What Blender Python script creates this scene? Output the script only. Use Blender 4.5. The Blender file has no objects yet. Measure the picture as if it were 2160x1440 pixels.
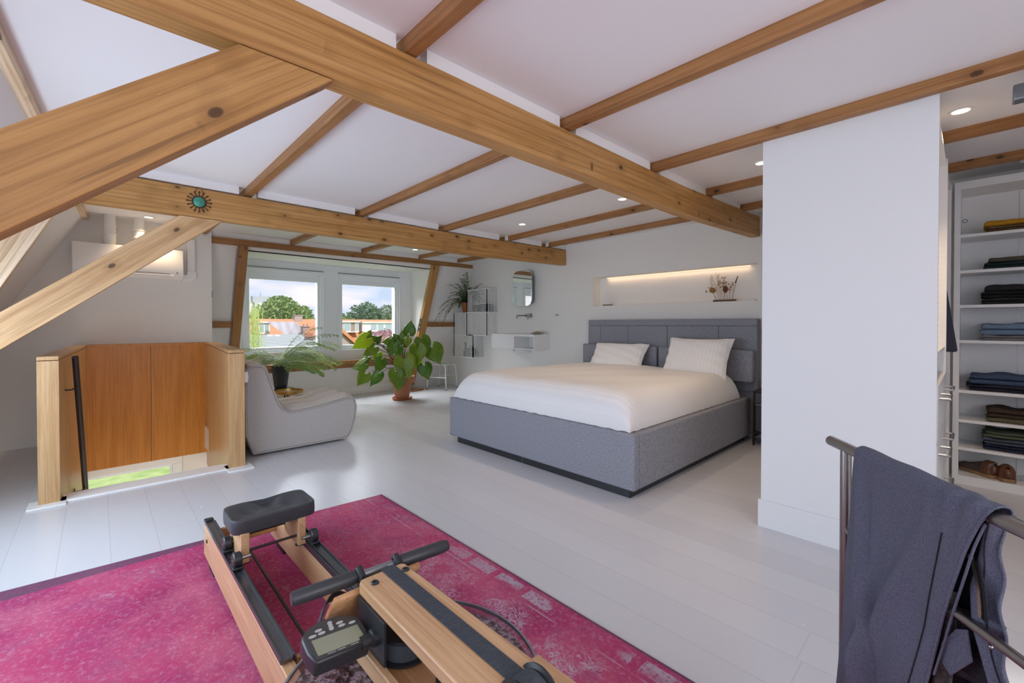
import bpy, bmesh, math, random
from mathutils import Vector, Matrix, Quaternion
rnd = random.Random(7)
S = bpy.context.scene
COL = S.collection
R = math.radians
# ------------------------------------------------------------------ camera, sky, sun, daylight, exposure
cd = bpy.data.cameras.new('camera'); cam = bpy.data.objects.new('camera', cd); COL.objects.link(cam)
cam.location = (0, 0, 1.2); cam.rotation_euler = (R(89.4), 0, R(46.5))
cd.sensor_width = 36; cd.lens = 921 / 2160 * 36; cd.shift_y = -27.4 / 2160; cd.clip_start = .02; cd.clip_end = 1000
S.camera = cam
S.view_settings.view_transform = 'Standard'; S.view_settings.look = 'None'
S.view_settings.exposure = 0.7; S.view_settings.gamma = 1; S.view_settings.use_curve_mapping = False
S.cycles.max_bounces = 10; S.cycles.diffuse_bounces = 7; S.cycles.transparent_max_bounces = 12
S.cycles.caustics_reflective = False; S.cycles.caustics_refractive = False
S.cycles.sample_clamp_indirect = 6

def nodes(tree):
    tree.nodes.clear(); return tree.nodes, tree.links
W = bpy.data.worlds.new('sky'); S.world = W; W.use_nodes = True
n, l = nodes(W.node_tree)
tc = n.new('ShaderNodeTexCoord'); mp = n.new('ShaderNodeMapping'); mp.inputs['Scale'].default_value = (3, 3, 12)
nz = n.new('ShaderNodeTexNoise'); nz.inputs['Scale'].default_value = 1.7; nz.inputs['Detail'].default_value = 5
rp = n.new('ShaderNodeValToRGB'); e = rp.color_ramp.elements
e[0].position = .40; e[0].color = (.50, .60, .78, 1); e[1].position = .62; e[1].color = (.86, .79, .80, 1)
bg = n.new('ShaderNodeBackground'); bg.inputs[1].default_value = .9
ou = n.new('ShaderNodeOutputWorld')
l.new(tc.outputs['Generated'], mp.inputs[0]); l.new(mp.outputs[0], nz.inputs['Vector']); l.new(nz.outputs[0], rp.inputs[0])
l.new(rp.outputs[0], bg.inputs[0]); l.new(bg.outputs[0], ou.inputs[0])

def light(name, kind, loc, rot, energy, color, **kw):
    d = bpy.data.lights.new(name, kind); d.energy = energy; d.color = color
    for k, v in kw.items(): setattr(d, k, v)
    o = bpy.data.objects.new(name, d); o.location = loc; o.rotation_euler = rot; COL.objects.link(o); return o
light('sun', 'SUN', (20, 5, 30), (R(38), R(20), R(65)), 2.8, (1, .93, .85), angle=R(6))
# daylight entering by the big dormer window behind the photographer, then added fill lamps
light('daylight_rear_window', 'AREA', (.45, -1.42, 1.37), (R(90), 0, 0), 5, (.45, .70, 1), shape='RECTANGLE', size=2.2, size_y=1.4)
light('side_window_fill', 'AREA', (1.88, .1, 1.5), (R(90), 0, R(90)), 23, (.97, .97, 1), shape='RECTANGLE', size=2.2, size_y=1.3)  # added fill at a made-up side window, reaches the beam faces
light('roof_window_fill', 'AREA', (-2.7, -.78, .98), (R(90), 0, R(3)), 31, (.66, .82, 1), shape='RECTANGLE', size=2.6, size_y=1.05)  # added fill at a made-up roof window, evens out the left half
light('stairwell_fill', 'AREA', (-5.2, .3, -2.45), (R(180), 0, 0), 12, (1, .95, .88), shape='RECTANGLE', size=1.2, size_y=.8)  # added fill below the stairs, brightens the low window frame
light('front_window_fill', 'AREA', (-8.5, 2.76, 3.2), (R(50), 0, R(-90)), 330, (.92, .96, 1), shape='RECTANGLE', size=3.0, size_y=1.8)  # added lamp out of view above the dormer, boosts the window daylight

# ------------------------------------------------------------------ materials
def mat(name, col=(.8, .8, .8), rough=.5, metal=0, spec=.5, **kw):
    m = bpy.data.materials.new(name); m.use_nodes = True
    b = m.node_tree.nodes['Principled BSDF']
    b.inputs['Base Color'].default_value = (*col, 1); b.inputs['Roughness'].default_value = rough
    b.inputs['Metallic'].default_value = metal; b.inputs['Specular IOR Level'].default_value = spec
    for k, v in kw.items(): b.inputs[k].default_value = v
    return m
def N(m, t, **kw):
    x = m.node_tree.nodes.new(t)
    for k, v in kw.items():
        if hasattr(x, k): setattr(x, k, v)
        else: x.inputs[k].default_value = v
    return x
def LK(m, a, b): m.node_tree.links.new(a, b)
def B(m): return m.node_tree.nodes['Principled BSDF']
def coords(m, scale=(1, 1, 1), rand=False, rot=(0, 0, 0)):
    t = N(m, 'ShaderNodeTexCoord'); p = N(m, 'ShaderNodeMapping'); p.inputs['Scale'].default_value = scale; p.inputs['Rotation'].default_value = rot
    if rand:
        oi = N(m, 'ShaderNodeObjectInfo'); a = N(m, 'ShaderNodeVectorMath', operation='MULTIPLY_ADD')
        a.inputs[1].default_value = (7, 5, 3); LK(m, oi.outputs['Random'], a.inputs[0]); LK(m, t.outputs['Object'], a.inputs[2]); LK(m, a.outputs[0], p.inputs[0])
    else: LK(m, t.outputs['Object'], p.inputs[0])
    return p.outputs[0]
def ramp(m, src, stops):
    r = N(m, 'ShaderNodeValToRGB'); el = r.color_ramp.elements
    while len(el) < len(stops): el.new(.5)
    for q, (p, c) in zip(el, stops): q.position = p; q.color = (*c, 1)
    LK(m, src, r.inputs[0]); return r.outputs[0]
def mixc(m, fac, a, b, mode='MIX'):
    x = N(m, 'ShaderNodeMix', data_type='RGBA', blend_type=mode)
    for s, i in ((fac, 0), (a, 6), (b, 7)):
        if hasattr(s, 'links'): LK(m, s, x.inputs[i])
        else: x.inputs[i].default_value = s if i == 0 else (*s, 1)
    return x.outputs[2]
def bump(m, src, strength=.2, dist=.005):
    b = N(m, 'ShaderNodeBump'); b.inputs['Strength'].default_value = strength; b.inputs['Distance'].default_value = dist
    LK(m, src, b.inputs['Height']); LK(m, b.outputs[0], B(m).inputs['Normal'])
def noise(m, vec, scale, detail=3, rough=.5, dist=0):
    x = N(m, 'ShaderNodeTexNoise'); x.inputs['Scale'].default_value = scale; x.inputs['Detail'].default_value = detail
    x.inputs['Roughness'].default_value = rough; x.inputs['Distortion'].default_value = dist
    LK(m, vec, x.inputs['Vector']); return x.outputs[0]
def math_(m, op, a, b=0.0, clamp=False):
    x = N(m, 'ShaderNodeMath', operation=op); x.use_clamp = clamp
    for i, s in enumerate((a, b)):
        if hasattr(s, 'links'): LK(m, s, x.inputs[i])
        else: x.inputs[i].default_value = s
    return x.outputs[0]
def wood(name, dark, mid, lite, rough=.45, axis=0, grain=1.0, knots=.0, spec=.4, rings=.45):
    m = mat(name, mid, rough, spec=spec)
    def cs(across, along): q = [across * grain] * 3; q[axis] = along * grain; return q
    vo = None; v = coords(m, cs(8, .55), True)
    f = noise(m, v, 2.2, 6, .62, .35)
    c = ramp(m, f, [(.28, dark), (.5, mid), (.74, lite)])
    wv = N(m, 'ShaderNodeTexWave', wave_type='RINGS'); wv.rings_direction = 'XYZ'[axis]
    wv.inputs['Scale'].default_value = 3.4; wv.inputs['Distortion'].default_value = 6; wv.inputs['Detail'].default_value = 3; wv.inputs['Detail Scale'].default_value = .7
    LK(m, coords(m, cs(5, .3), True), wv.inputs['Vector'])
    c = mixc(m, rings, c, ramp(m, wv.outputs[0], [(.0, (.62, .54, .46)), (.22, (.95, .94, .92)), (.5, (1, 1, 1)), (1, (1.06, 1.05, 1.03))]), 'MULTIPLY')
    fib = noise(m, coords(m, cs(90, 1.6), True), 1.6, 3, .6)
    c = mixc(m, .8, c, ramp(m, fib, [(.34, (.78, .73, .68)), (.52, (1, 1, 1))]), 'MULTIPLY')
    if knots:
        vo = N(m, 'ShaderNodeTexVoronoi'); vo.inputs['Scale'].default_value = 1
        q = [11.0] * 3; q[axis] = 6.5
        LK(m, coords(m, q, True), vo.inputs['Vector'])
        th = math_(m, 'LESS_THAN', N_col(m, vo), knots)
        core = math_(m, 'MULTIPLY', ramp(m, vo.outputs['Distance'], [(.0, (1, 1, 1)), (.13, (.85, .85, .85)), (.17, (0, 0, 0))]), th)
        halo = math_(m, 'MULTIPLY', ramp(m, vo.outputs['Distance'], [(.10, (.6, .6, .6)), (.5, (0, 0, 0))]), th)
        c = mixc(m, halo, c, tuple(x * .75 for x in dark)); c = mixc(m, core, c, tuple(x * .22 for x in dark))
        vs_ = N(m, 'ShaderNodeTexVoronoi'); vs_.inputs['Scale'].default_value = 1
        q = [5.5] * 3; q[axis] = 11.0
        LK(m, coords(m, q, True), vs_.inputs['Vector'])
        sl = math_(m, 'MULTIPLY', ramp(m, math_(m, 'ADD', vs_.outputs['Distance'], math_(m, 'MULTIPLY', fib, .15)), [(.16, (.9, .9, .9)), (.27, (0, 0, 0))]), math_(m, 'LESS_THAN', N_col(m, vs_), .07))
        c = mixc(m, sl, c, tuple(x * .4 for x in dark))
        # resin scars and drying cracks along the grain
        cr = noise(m, coords(m, cs(26, .9), True), 1.3, 2, .5)
        c = mixc(m, ramp(m, cr, [(.70, (0, 0, 0)), (.73, (.55, .55, .55))]), c, tuple(x * .4 for x in dark))
        sc_ = noise(m, coords(m, cs(30, 3.0), True), 1.5, 4, .7)
        c = mixc(m, ramp(m, sc_, [(.71, (0, 0, 0)), (.76, (.6, .6, .6))]), c, tuple(min(1, x * 1.45) for x in lite))
    LK(m, c, B(m).inputs['Base Color']); bump(m, fib, .10, .002)
    return m
def N_col(m, vo):
    s = N(m, 'ShaderNodeSeparateColor'); LK(m, vo.outputs['Color'], s.inputs[0]); return s.outputs[0]
def fabric(name, a, b, scale=160, rough=.9, bs=.25, stretch=(1, 1, 1)):
    m = mat(name, a, rough, spec=.2)
    f = noise(m, coords(m, stretch), scale, 3, .7)
    LK(m, ramp(m, f, [(.40, a), (.60, b)]), B(m).inputs['Base Color']); bump(m, f, bs, .002); return m
def plaster(name, col, rough=.75):
    m = mat(name, col, rough, spec=.25); bump(m, noise(m, coords(m), 60, 3), .04, .002); return m

M = {}
M['wall'] = plaster('wall_paint', (.80, .785, .755))
M['ceil'] = plaster('ceiling_paint', (.83, .82, .82))
M['part'] = plaster('partition_paint', (.74, .76, .775), .55)
M['white'] = mat('white_lacquer', (.82, .82, .81), .35)
M['frame'] = mat('window_frame_paint', (.80, .83, .86), .3)
M['plastic'] = mat('white_plastic', (.84, .83, .81), .35)
M['beam'] = wood('aged_pine', (.35, .17, .045), (.49, .26, .082), (.59, .34, .13), .5, 0, 1, .42)
M['joist'] = wood('joist_pine', (.28, .125, .04), (.37, .18, .065), (.45, .235, .095), .5, 0, 1, .35)
M['pale'] = wood('pale_pine', (.60, .40, .22), (.76, .58, .38), (.84, .68, .50), .5, 0, 1, .3)
M['brace'] = wood('brace_pine', (.44, .25, .11), (.60, .38, .19), (.70, .49, .28), .5, 0, 1, .35)
M['teak'] = wood('teak_veneer', (.42, .24, .105), (.52, .32, .15), (.60, .395, .205), .35, 2, 1.2, rings=.15)
M['teakd'] = wood('teak_panel_veneer', (.44, .165, .024), (.53, .215, .038), (.60, .265, .06), .32, 2, 1.2, rings=.15)
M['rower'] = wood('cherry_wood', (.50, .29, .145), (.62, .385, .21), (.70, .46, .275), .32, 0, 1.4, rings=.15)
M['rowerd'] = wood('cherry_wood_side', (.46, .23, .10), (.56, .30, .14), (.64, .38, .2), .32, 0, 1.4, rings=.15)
M['black'] = mat('black_plastic', (.022, .024, .028), .38)
M['rubber'] = mat('soft_black_foam', (.04, .043, .05), .42)
M['steel'] = mat('brushed_steel', (.34, .33, .32), .32, 1)
M['chrome'] = mat('chrome', (.7, .7, .7), .15, 1)
M['darkmetal'] = mat('dark_bronze_metal', (.045, .035, .035), .4, .6)
M['grey_metal'] = mat('grey_aluminium', (.30, .33, .36), .35, .8)
M['mirror'] = mat('mirror_glass', (.82, .86, .86), .02, 1)
M['bed'] = fabric('grey_felt', (.20, .205, .235), (.33, .34, .385), 125)
M['sofa'] = fabric('beige_linen', (.40, .375, .36), (.52, .49, .465), 190, stretch=(1, 1, .5))
M['sofas'] = fabric('linen_seat', (.50, .46, .42), (.62, .58, .535), 190)
M['trou'] = fabric('slate_twill', (.088, .093, .130), (.135, .143, .192), 420, .9, .5)
M['troud'] = fabric('lining_and_shade_black', (.018, .018, .022), (.03, .03, .036), 240)  # near black, also stands for shade inside the trousers
M['troub'] = fabric('dark_pocket_cloth', (.05, .042, .04), (.085, .072, .066), 160)
M['pot'] = mat('terracotta', (.40, .165, .085), .8); M['pot2'] = mat('orange_clay', (.36, .11, .035), .7)
M['soil'] = mat('soil', (.03, .02, .015), .95)
M['gold'] = mat('brass', (.55, .33, .10), .35, .8)
M['lamp'] = mat('lamp_glow', (1, 1, 1), .5, **{'Emission Color': (1, .78, .45, 1), 'Emission Strength': 4.0})
M['led'] = mat('led_glow', (1, 1, 1), .5, **{'Emission Color': (1, .62, .32, 1), 'Emission Strength': .55})
M['track'] = mat('anodised_track', (.16, .17, .19), .25, .8)
M['screen'] = mat('grey_lcd', (.30, .31, .22), .12)
M['button'] = mat('light_grey_button', (.5, .5, .5), .5)
M['leaf'] = None
def leafmat(name, a, b, trans=.25, rough=.35):
    m = mat(name, a, rough, spec=.4)
    oi = N(m, 'ShaderNodeObjectInfo')
    f = noise(m, coords(m, (1, 1, 1)), 9, 2)
    f = math_(m, 'ADD', math_(m, 'MULTIPLY', f, .6), math_(m, 'MULTIPLY', oi.outputs['Random'], .5))
    c = ramp(m, f, [(.25, a), (.75, b)]); LK(m, c, B(m).inputs['Base Color'])
    tr = N(m, 'ShaderNodeBsdfTranslucent'); LK(m, c, tr.inputs[0])
    mx = N(m, 'ShaderNodeMixShader'); mx.inputs[0].default_value = trans
    out = [x for x in m.node_tree.nodes if x.type == 'OUTPUT_MATERIAL'][0]
    LK(m, B(m).outputs[0], mx.inputs[1]); LK(m, tr.outputs[0], mx.inputs[2]); LK(m, mx.outputs[0], out.inputs[0]); return m
M['leaf'] = leafmat('heart_leaf', (.06, .18, .012), (.23, .33, .03))
M['leafy'] = leafmat('yellow_heart_leaf', (.30, .52, .01), (.50, .66, .02), .45)
M['fern'] = leafmat('feathery_green', (.17, .29, .08), (.42, .54, .18), .4, .5)
M['fern2'] = leafmat('dark_fern_green', (.035, .075, .025), (.11, .17, .06), .3, .5)
M['stalk'] = mat('red_brown_stalk', (.12, .035, .02), .6)
M['stem'] = mat('green_stem', (.09, .15, .05), .6)
def thinglass(name, tint, gloss=.07, rough=0.0):
    m = bpy.data.materials.new(name); m.use_nodes = True; n, l = nodes(m.node_tree)
    t = n.new('ShaderNodeBsdfTransparent'); t.inputs[0].default_value = (*tint, 1)
    g = n.new('ShaderNodeBsdfGlossy'); g.inputs['Roughness'].default_value = rough
    x = n.new('ShaderNodeMixShader'); x.inputs[0].default_value = gloss; o = n.new('ShaderNodeOutputMaterial')
    l.new(t.outputs[0], x.inputs[1]); l.new(g.outputs[0], x.inputs[2]); l.new(x.outputs[0], o.inputs[0]); return m
M['glass'] = thinglass('window_glass', (.96, .97, .97), .05)
M['smoke'] = thinglass('smoked_polycarbonate', (.80, .72, .76), .10, .05)
# painted floor boards running along x, 0.2 m wide
def floormat():
    m = mat('painted_floorboards', (.62, .63, .66), .22, spec=.45)
    t = N(m, 'ShaderNodeTexCoord'); sp = N(m, 'ShaderNodeSeparateXYZ'); LK(m, t.outputs['Object'], sp.inputs[0])
    yy = math_(m, 'MULTIPLY', math_(m, 'ADD', sp.outputs[1], 40.045), 1 / .1965)
    fr = math_(m, 'FRACT', yy); row = math_(m, 'FLOOR', yy)
    g = math_(m, 'GREATER_THAN', math_(m, 'ABSOLUTE', math_(m, 'SUBTRACT', fr, .5)), .4895)
    wn = N(m, 'ShaderNodeTexWhiteNoise', noise_dimensions='1D'); LK(m, row, wn.inputs['W'])
    xx = math_(m, 'ADD', math_(m, 'MULTIPLY', sp.outputs[0], 1 / 3.1), math_(m, 'MULTIPLY', wn.outputs[0], 7))
    j = math_(m, 'GREATER_THAN', math_(m, 'ABSOLUTE', math_(m, 'SUBTRACT', math_(m, 'FRACT', xx), .5)), .4994)
    gap = math_(m, 'MAXIMUM', g, j)
    base = mixc(m, math_(m, 'MULTIPLY', wn.outputs[0], 1.0), (.60, .605, .635), (.635, .64, .67))
    LK(m, mixc(m, math_(m, 'MULTIPLY', gap, .32), base, (.36, .36, .40)), B(m).inputs['Base Color'])
    r = noise(m, coords(m, (1, 3, 1)), 5, 4)
    LK(m, math_(m, 'ADD', math_(m, 'MULTIPLY', r, .14), .17), B(m).inputs['Roughness'])
    b = N(m, 'ShaderNodeBump', invert=True); b.inputs['Strength'].default_value = .35; b.inputs['Distance'].default_value = .003
    LK(m, gap, b.inputs['Height']); LK(m, b.outputs[0], B(m).inputs['Normal']); return m
M['floor'] = floormat()
def rugmat():   # worn magenta vintage rug; origin at its far corner, the long border lies along y = 0
    m = mat('worn_magenta_rug', (.45, .05, .13), .95, spec=.1)
    v = coords(m)
    big = noise(m, v, 1.5, 3, .6); mid = noise(m, v, 6, 5, .7); fine = noise(m, v, 55, 4, .8); thr = noise(m, coords(m, (4, 110, 1)), 6, 2)
    c = ramp(m, big, [(.33, (.27, .028, .105)), (.5, (.43, .05, .14)), (.66, (.52, .10, .18))])
    c = mixc(m, ramp(m, mid, [(.45, (0, 0, 0)), (.68, (.6, .6, .6))]), c, (.26, .05, .155))
    c = mixc(m, ramp(m, noise(m, v, 2.3, 4, .6), [(.5, (0, 0, 0)), (.66, (.5, .5, .5))]), c, (.58, .16, .24))
    c = mixc(m, ramp(m, fine, [(.50, (0, 0, 0)), (.72, (.55, .55, .55))]), c, (.60, .30, .40))
    c = mixc(m, ramp(m, thr, [(.50, (0, 0, 0)), (.8, (.4, .4, .4))]), c, (.22, .03, .09))
    sp = N(m, 'ShaderNodeSeparateXYZ'); LK(m, v, sp.inputs[0])
    ny = math_(m, 'MULTIPLY', sp.outputs[1], -1)          # distance from the long edge
    fil = noise(m, v, 15, 2, .5, 2.2)                     # filigree: thin level lines of a swirled noise
    ln = ramp(m, math_(m, 'PINGPONG', math_(m, 'MULTIPLY', fil, 6), .5), [(.0, (1, 1, 1)), (.16, (.9, .9, .9)), (.26, (0, 0, 0))])
    band = ramp(m, ny, [(.12, (.05, .05, .05)), (.2, (1, 1, 1)), (.48, (1, 1, 1)), (.62, (.1, .1, .1))])
    xa = ramp(m, math_(m, 'MULTIPLY', sp.outputs[0], 1 / 3), [(.2, (.15, .15, .15)), (.45, (1, 1, 1))])
    worn = ramp(m, noise(m, v, 5.5, 4, .65), [(.46, (0, 0, 0)), (.56, (1, 1, 1))])
    k = math_(m, 'MULTIPLY', math_(m, 'MULTIPLY', ln, worn), math_(m, 'MULTIPLY', band, xa))
    mottle = ramp(m, noise(m, v, 26, 5, .8), [(.53, (0, 0, 0)), (.62, (.8, .8, .8))])
    k = math_(m, 'MAXIMUM', k, math_(m, 'MULTIPLY', math_(m, 'MULTIPLY', mottle, worn), math_(m, 'MULTIPLY', band, xa)))
    # sparse pale wear elsewhere
    k0 = math_(m, 'MULTIPLY', ramp(m, noise(m, v, 3.1, 3), [(.56, (0, 0, 0)), (.66, (.9, .9, .9))]), mottle)
    c = mixc(m, math_(m, 'MULTIPLY', math_(m, 'MAXIMUM', k, math_(m, 'MULTIPLY', k0, .6)), .85), c, (.47, .40, .49))
    blk = math_(m, 'LESS_THAN', math_(m, 'FRACT', math_(m, 'MULTIPLY', sp.outputs[0], 5.3)), .8)
    inb = math_(m, 'MULTIPLY', math_(m, 'GREATER_THAN', ny, .03), math_(m, 'LESS_THAN', ny, .095))
    wb = ramp(m, noise(m, coords(m, (1.2, 3, 1)), 2.2, 2), [(.47, (0, 0, 0)), (.56, (1, 1, 1))])
    spk = ramp(m, noise(m, v, 70, 2, .6), [(.36, (.2, .2, .2)), (.5, (1, 1, 1))])
    k2 = math_(m, 'MULTIPLY', math_(m, 'MULTIPLY', math_(m, 'MULTIPLY', blk, inb), wb), math_(m, 'MULTIPLY', spk, xa))
    c = mixc(m, math_(m, 'MULTIPLY', k2, .85), c, (.42, .38, .46))
    l1 = math_(m, 'COMPARE', ny, .118); l1.node.inputs[2].default_value = .004
    c = mixc(m, math_(m, 'MULTIPLY', l1, math_(m, 'MULTIPLY', wb, .6)), c, (.45, .35, .45))
    edge = math_(m, 'MAXIMUM', math_(m, 'LESS_THAN', ny, .012), math_(m, 'LESS_THAN', sp.outputs[0], -.0))
    c = mixc(m, math_(m, 'MULTIPLY', edge, .75), c, (.10, .07, .11))
    LK(m, c, B(m).inputs['Base Color']); bump(m, fine, .3, .002); return m
M['rug'] = rugmat()
def stripe(name, a, b, scale, axis):
    m = mat(name, a, .7, spec=.25)
    t = N(m, 'ShaderNodeTexCoord'); sp = N(m, 'ShaderNodeSeparateXYZ'); LK(m, t.outputs['Object'], sp.inputs[0])
    f = math_(m, 'GREATER_THAN', math_(m, 'FRACT', math_(m, 'MULTIPLY', math_(m, 'ADD', sp.outputs[axis], 20), scale)), .5)
    LK(m, mixc(m, f, a, b), B(m).inputs['Base Color'])
    LK(m, math_(m, 'ADD', math_(m, 'MULTIPLY', f, .25), .5), B(m).inputs['Roughness'])
    bump(m, noise(m, coords(m), 14, 3), .25, .006); return m
M['duvet'] = stripe('striped_white_damask', (.80, .80, .81), (.775, .775, .785), 24, 1)
M['pillow'] = stripe('striped_white_pillowcase', (.82, .82, .82), (.785, .785, .79), 28, 0)
# ------------------------------------------------------------------ mesh helpers
V = Vector
class MB:
    def __init__(s): s.v = []; s.f = []
    def add(s, vs, fs):
        o = len(s.v); s.v += [V(x) for x in vs]; s.f += [[i + o for i in f] for f in fs]; return s
    def hexa(s, p): return s.add(p, [(0, 3, 2, 1), (4, 5, 6, 7), (0, 1, 5, 4), (1, 2, 6, 5), (2, 3, 7, 6), (3, 0, 4, 7)])
    def box(s, x0, x1, y0, y1, z0, z1):
        return s.hexa([(x0, y0, z0), (x1, y0, z0), (x1, y1, z0), (x0, y1, z0), (x0, y0, z1), (x1, y0, z1), (x1, y1, z1), (x0, y1, z1)])
    def obox(s, c, ax, ay, az):   # centre and three half-axis vectors
        c, a, b, d = V(c), V(ax), V(ay), V(az)
        return s.hexa([c - a - b - d, c + a - b - d, c + a + b - d, c - a + b - d, c - a - b + d, c + a - b + d, c + a + b + d, c - a + b + d])
    def prism(s, poly, vec):
        n = len(poly); a = [V(p) for p in poly]; b = [p + V(vec) for p in a]
        return s.add(a + b, [list(range(n))[::-1], list(range(n, 2 * n))] + [(i, (i + 1) % n, n + (i + 1) % n, n + i) for i in range(n)])
    def tube(s, pts, r, n=8, closed=False):
        pts = [V(p) for p in pts]; m = len(pts); rs = r if isinstance(r, (list, tuple)) else [r] * m
        t0 = (pts[1] - pts[0]).normalized(); u = t0.orthogonal().normalized(); vs = []; prev = t0
        for i, p in enumerate(pts):
            if closed: t = (pts[(i + 1) % m] - pts[i - 1]).normalized()
            else: t = (pts[min(i + 1, m - 1)] - pts[max(i - 1, 0)]).normalized()
            u = prev.rotation_difference(t) @ u; prev = t; w = t.cross(u)
            vs += [p + (u * math.cos(a) + w * math.sin(a)) * rs[i] for a in (k * 2 * math.pi / n for k in range(n))]
        fs = [(i * n + k, i * n + (k + 1) % n, ((i + 1) % m) * n + (k + 1) % n, ((i + 1) % m) * n + k) for i in range(m if closed else m - 1) for k in range(n)]
        if not closed: fs += [list(range(n))[::-1], list(range((m - 1) * n, m * n))]
        return s.add(vs, fs)
    def cyl(s, p, q, r, n=16): return s.tube([p, q], r, n)
    def lathe(s, prof, c=(0, 0, 0), n=28, ax=None, close=False):
        Mx = Matrix.Identity(3) if ax is None else V((0, 0, 1)).rotation_difference(V(ax)).to_matrix()
        c = V(c); m = len(prof)
        vs = [c + Mx @ V((r * math.cos(a), r * math.sin(a), z)) for r, z in prof for a in (k * 2 * math.pi / n for k in range(n))]
        fs = [(i * n + k, i * n + (k + 1) % n, (i + 1) * n + (k + 1) % n, (i + 1) * n + k) for i in range(m - 1) for k in range(n)]
        if prof[0] == prof[-1]: return s.add(vs, fs)
        if prof[0][0] > 1e-6: fs.append(list(range(n))[::-1])
        if prof[-1][0] > 1e-6: fs.append(list(range((m - 1) * n, m * n)))
        return s.add(vs, fs)
    def grid(s, nu, nv, fn):
        vs = [fn(i / nu, j / nv) for j in range(nv + 1) for i in range(nu + 1)]
        return s.add(vs, [(j * (nu + 1) + i, j * (nu + 1) + i + 1, (j + 1) * (nu + 1) + i + 1, (j + 1) * (nu + 1) + i) for j in range(nv) for i in range(nu)])
    def ell(s, c, r, nu=16, nv=10):
        return s.lathe([(max(1e-7, math.sin(math.pi * j / nv)), -math.cos(math.pi * j / nv)) for j in range(nv + 1)], n=nu)._sc(c, r, nu * (nv + 1))
    def _sc(s, c, r, k):
        for i in range(len(s.v) - k, len(s.v)): v = s.v[i]; s.v[i] = V((c[0] + v.x * r[0], c[1] + v.y * r[1], c[2] + v.z * r[2]))
        return s
def tag(o, label=None, cat=None, group=None, kind=None):
    for k, v in (('label', label), ('category', cat), ('group', group), ('kind', kind)):
        if v: o[k] = v
    return o
def ob(name, mb, m, parent=None, loc=None, bevel=0, smooth=35, seg=2, solid=0, sub=0, off=0):
    """one mesh object; geometry in world space, origin at loc (or at the parent's base)"""
    org = V(parent['org']) if parent is not None else V(loc if loc is not None else (0, 0, 0))
    me = bpy.data.meshes.new(name); me.from_pydata([v - org for v in mb.v], [], mb.f); me.validate(); me.update()
    bm = bmesh.new(); bm.from_mesh(me); bmesh.ops.recalc_face_normals(bm, faces=bm.faces); bm.to_mesh(me); bm.free()
    me.materials.append(m if not isinstance(m, str) else M[m])
    if smooth:
        me.shade_smooth(); me.set_sharp_from_angle(angle=R(smooth))
    o = bpy.data.objects.new(name, me); COL.objects.link(o)
    if parent is not None:
        o.parent = parent if parent.type == 'EMPTY' or True else None
        o['org'] = list(org)
    else: o.location = org; o['org'] = list(org)
    if solid: d = o.modifiers.new('solid', 'SOLIDIFY'); d.thickness = solid; d.offset = off
    if bevel: d = o.modifiers.new('bevel', 'BEVEL'); d.width = bevel; d.segments = seg; d.limit_method = 'ANGLE'; d.angle_limit = R(40)
    if sub: d = o.modifiers.new('sub', 'SUBSURF'); d.levels = sub; d.render_levels = sub
    return o
def thing(name, loc, label, cat, group=None, kind=None):
    o = bpy.data.objects.new(name, None); o.empty_display_size = .1; o.location = loc; COL.objects.link(o); o['org'] = list(loc)
    return tag(o, label, cat, group, kind)
def struct(name, mb, m, **kw): return tag(ob(name, mb, m, **kw), kind='structure')
def children(o): return [c for c in bpy.data.objects if c.parent == o]
def dup(root, loc, rz=None, label=None):
    kids = {}
    for c in bpy.data.objects:
        if c.parent: kids.setdefault(c.parent.name, []).append(c)
    def cp(o, par):
        c = o.copy(); COL.objects.link(c)
        if par: c.parent = par
        for k in kids.get(o.name, []): cp(k, c)
        return c
    r = cp(root, None); r.location = loc
    if rz is not None: r.rotation_euler.z = rz
    if label: r['label'] = label
    return r
def timber(name, pts, w, h, m, label, group=None, cat='beam', roll=0, up=None):
    """squared timber through the points pts (centre line), local x along its length"""
    a, b = V(pts[0]), V(pts[-1]); x = (b - a).normalized(); z = V(up) if up else V((0, 0, 1))
    y = z.cross(x).normalized(); z = x.cross(y); mtx = Matrix((x, y, z)).transposed(); inv = mtx.inverted()
    mb = MB(); L = [inv @ (V(p) - a) for p in pts]; k = len(L)
    vs = [p + V((0, sy * w / 2, sz * h / 2)) for p in L for sy, sz in ((-1, -1), (1, -1), (1, 1), (-1, 1))]
    fs = [(i * 4 + j, i * 4 + (j + 1) % 4, (i + 1) * 4 + (j + 1) % 4, (i + 1) * 4 + j) for i in range(k - 1) for j in range(4)]
    mb.add(vs, fs + [(3, 2, 1, 0), tuple((k - 1) * 4 + j for j in range(4))])
    o = ob(name, mb, m, bevel=.004, smooth=0); o.matrix_world = Matrix.Translation(a) @ mtx.to_4x4()
    return tag(o, label, cat, group)

# ------------------------------------------------------------------ setting: floor, walls, ceiling
ZC = lambda y: 2.33 + max(0, (y - 3) / 2.05) * .035
T = .12
XW, YB, XR, YS = -6.3, 5.05, 1.9, -1.45
mb = MB()
for x0, x1, y0, y1 in ((-4.36, XR + .1, YS - .1, 5.3), (-7.35, -4.36, .905, 5.3), (-7.35, -4.36, -1.6, -.20)):
    mb.box(x0, x1, y0, y1, -.25, 0)
struct('floor', mb, 'floor', smooth=0)
mb = MB(); mb.add([(-7.35, YS - .1, 2.33), (XR + .1, YS - .1, 2.33), (XR + .1, 3, 2.33), (-7.35, 3, 2.33), (XR + .1, 5.3, 2.37), (-7.35, 5.3, 2.37)], [(0, 1, 2, 3), (3, 2, 4, 5)])
o = struct('ceiling', mb, 'ceil', smooth=0); o.modifiers.new('s', 'SOLIDIFY').thickness = .2; o.modifiers['s'].offset = 1
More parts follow.
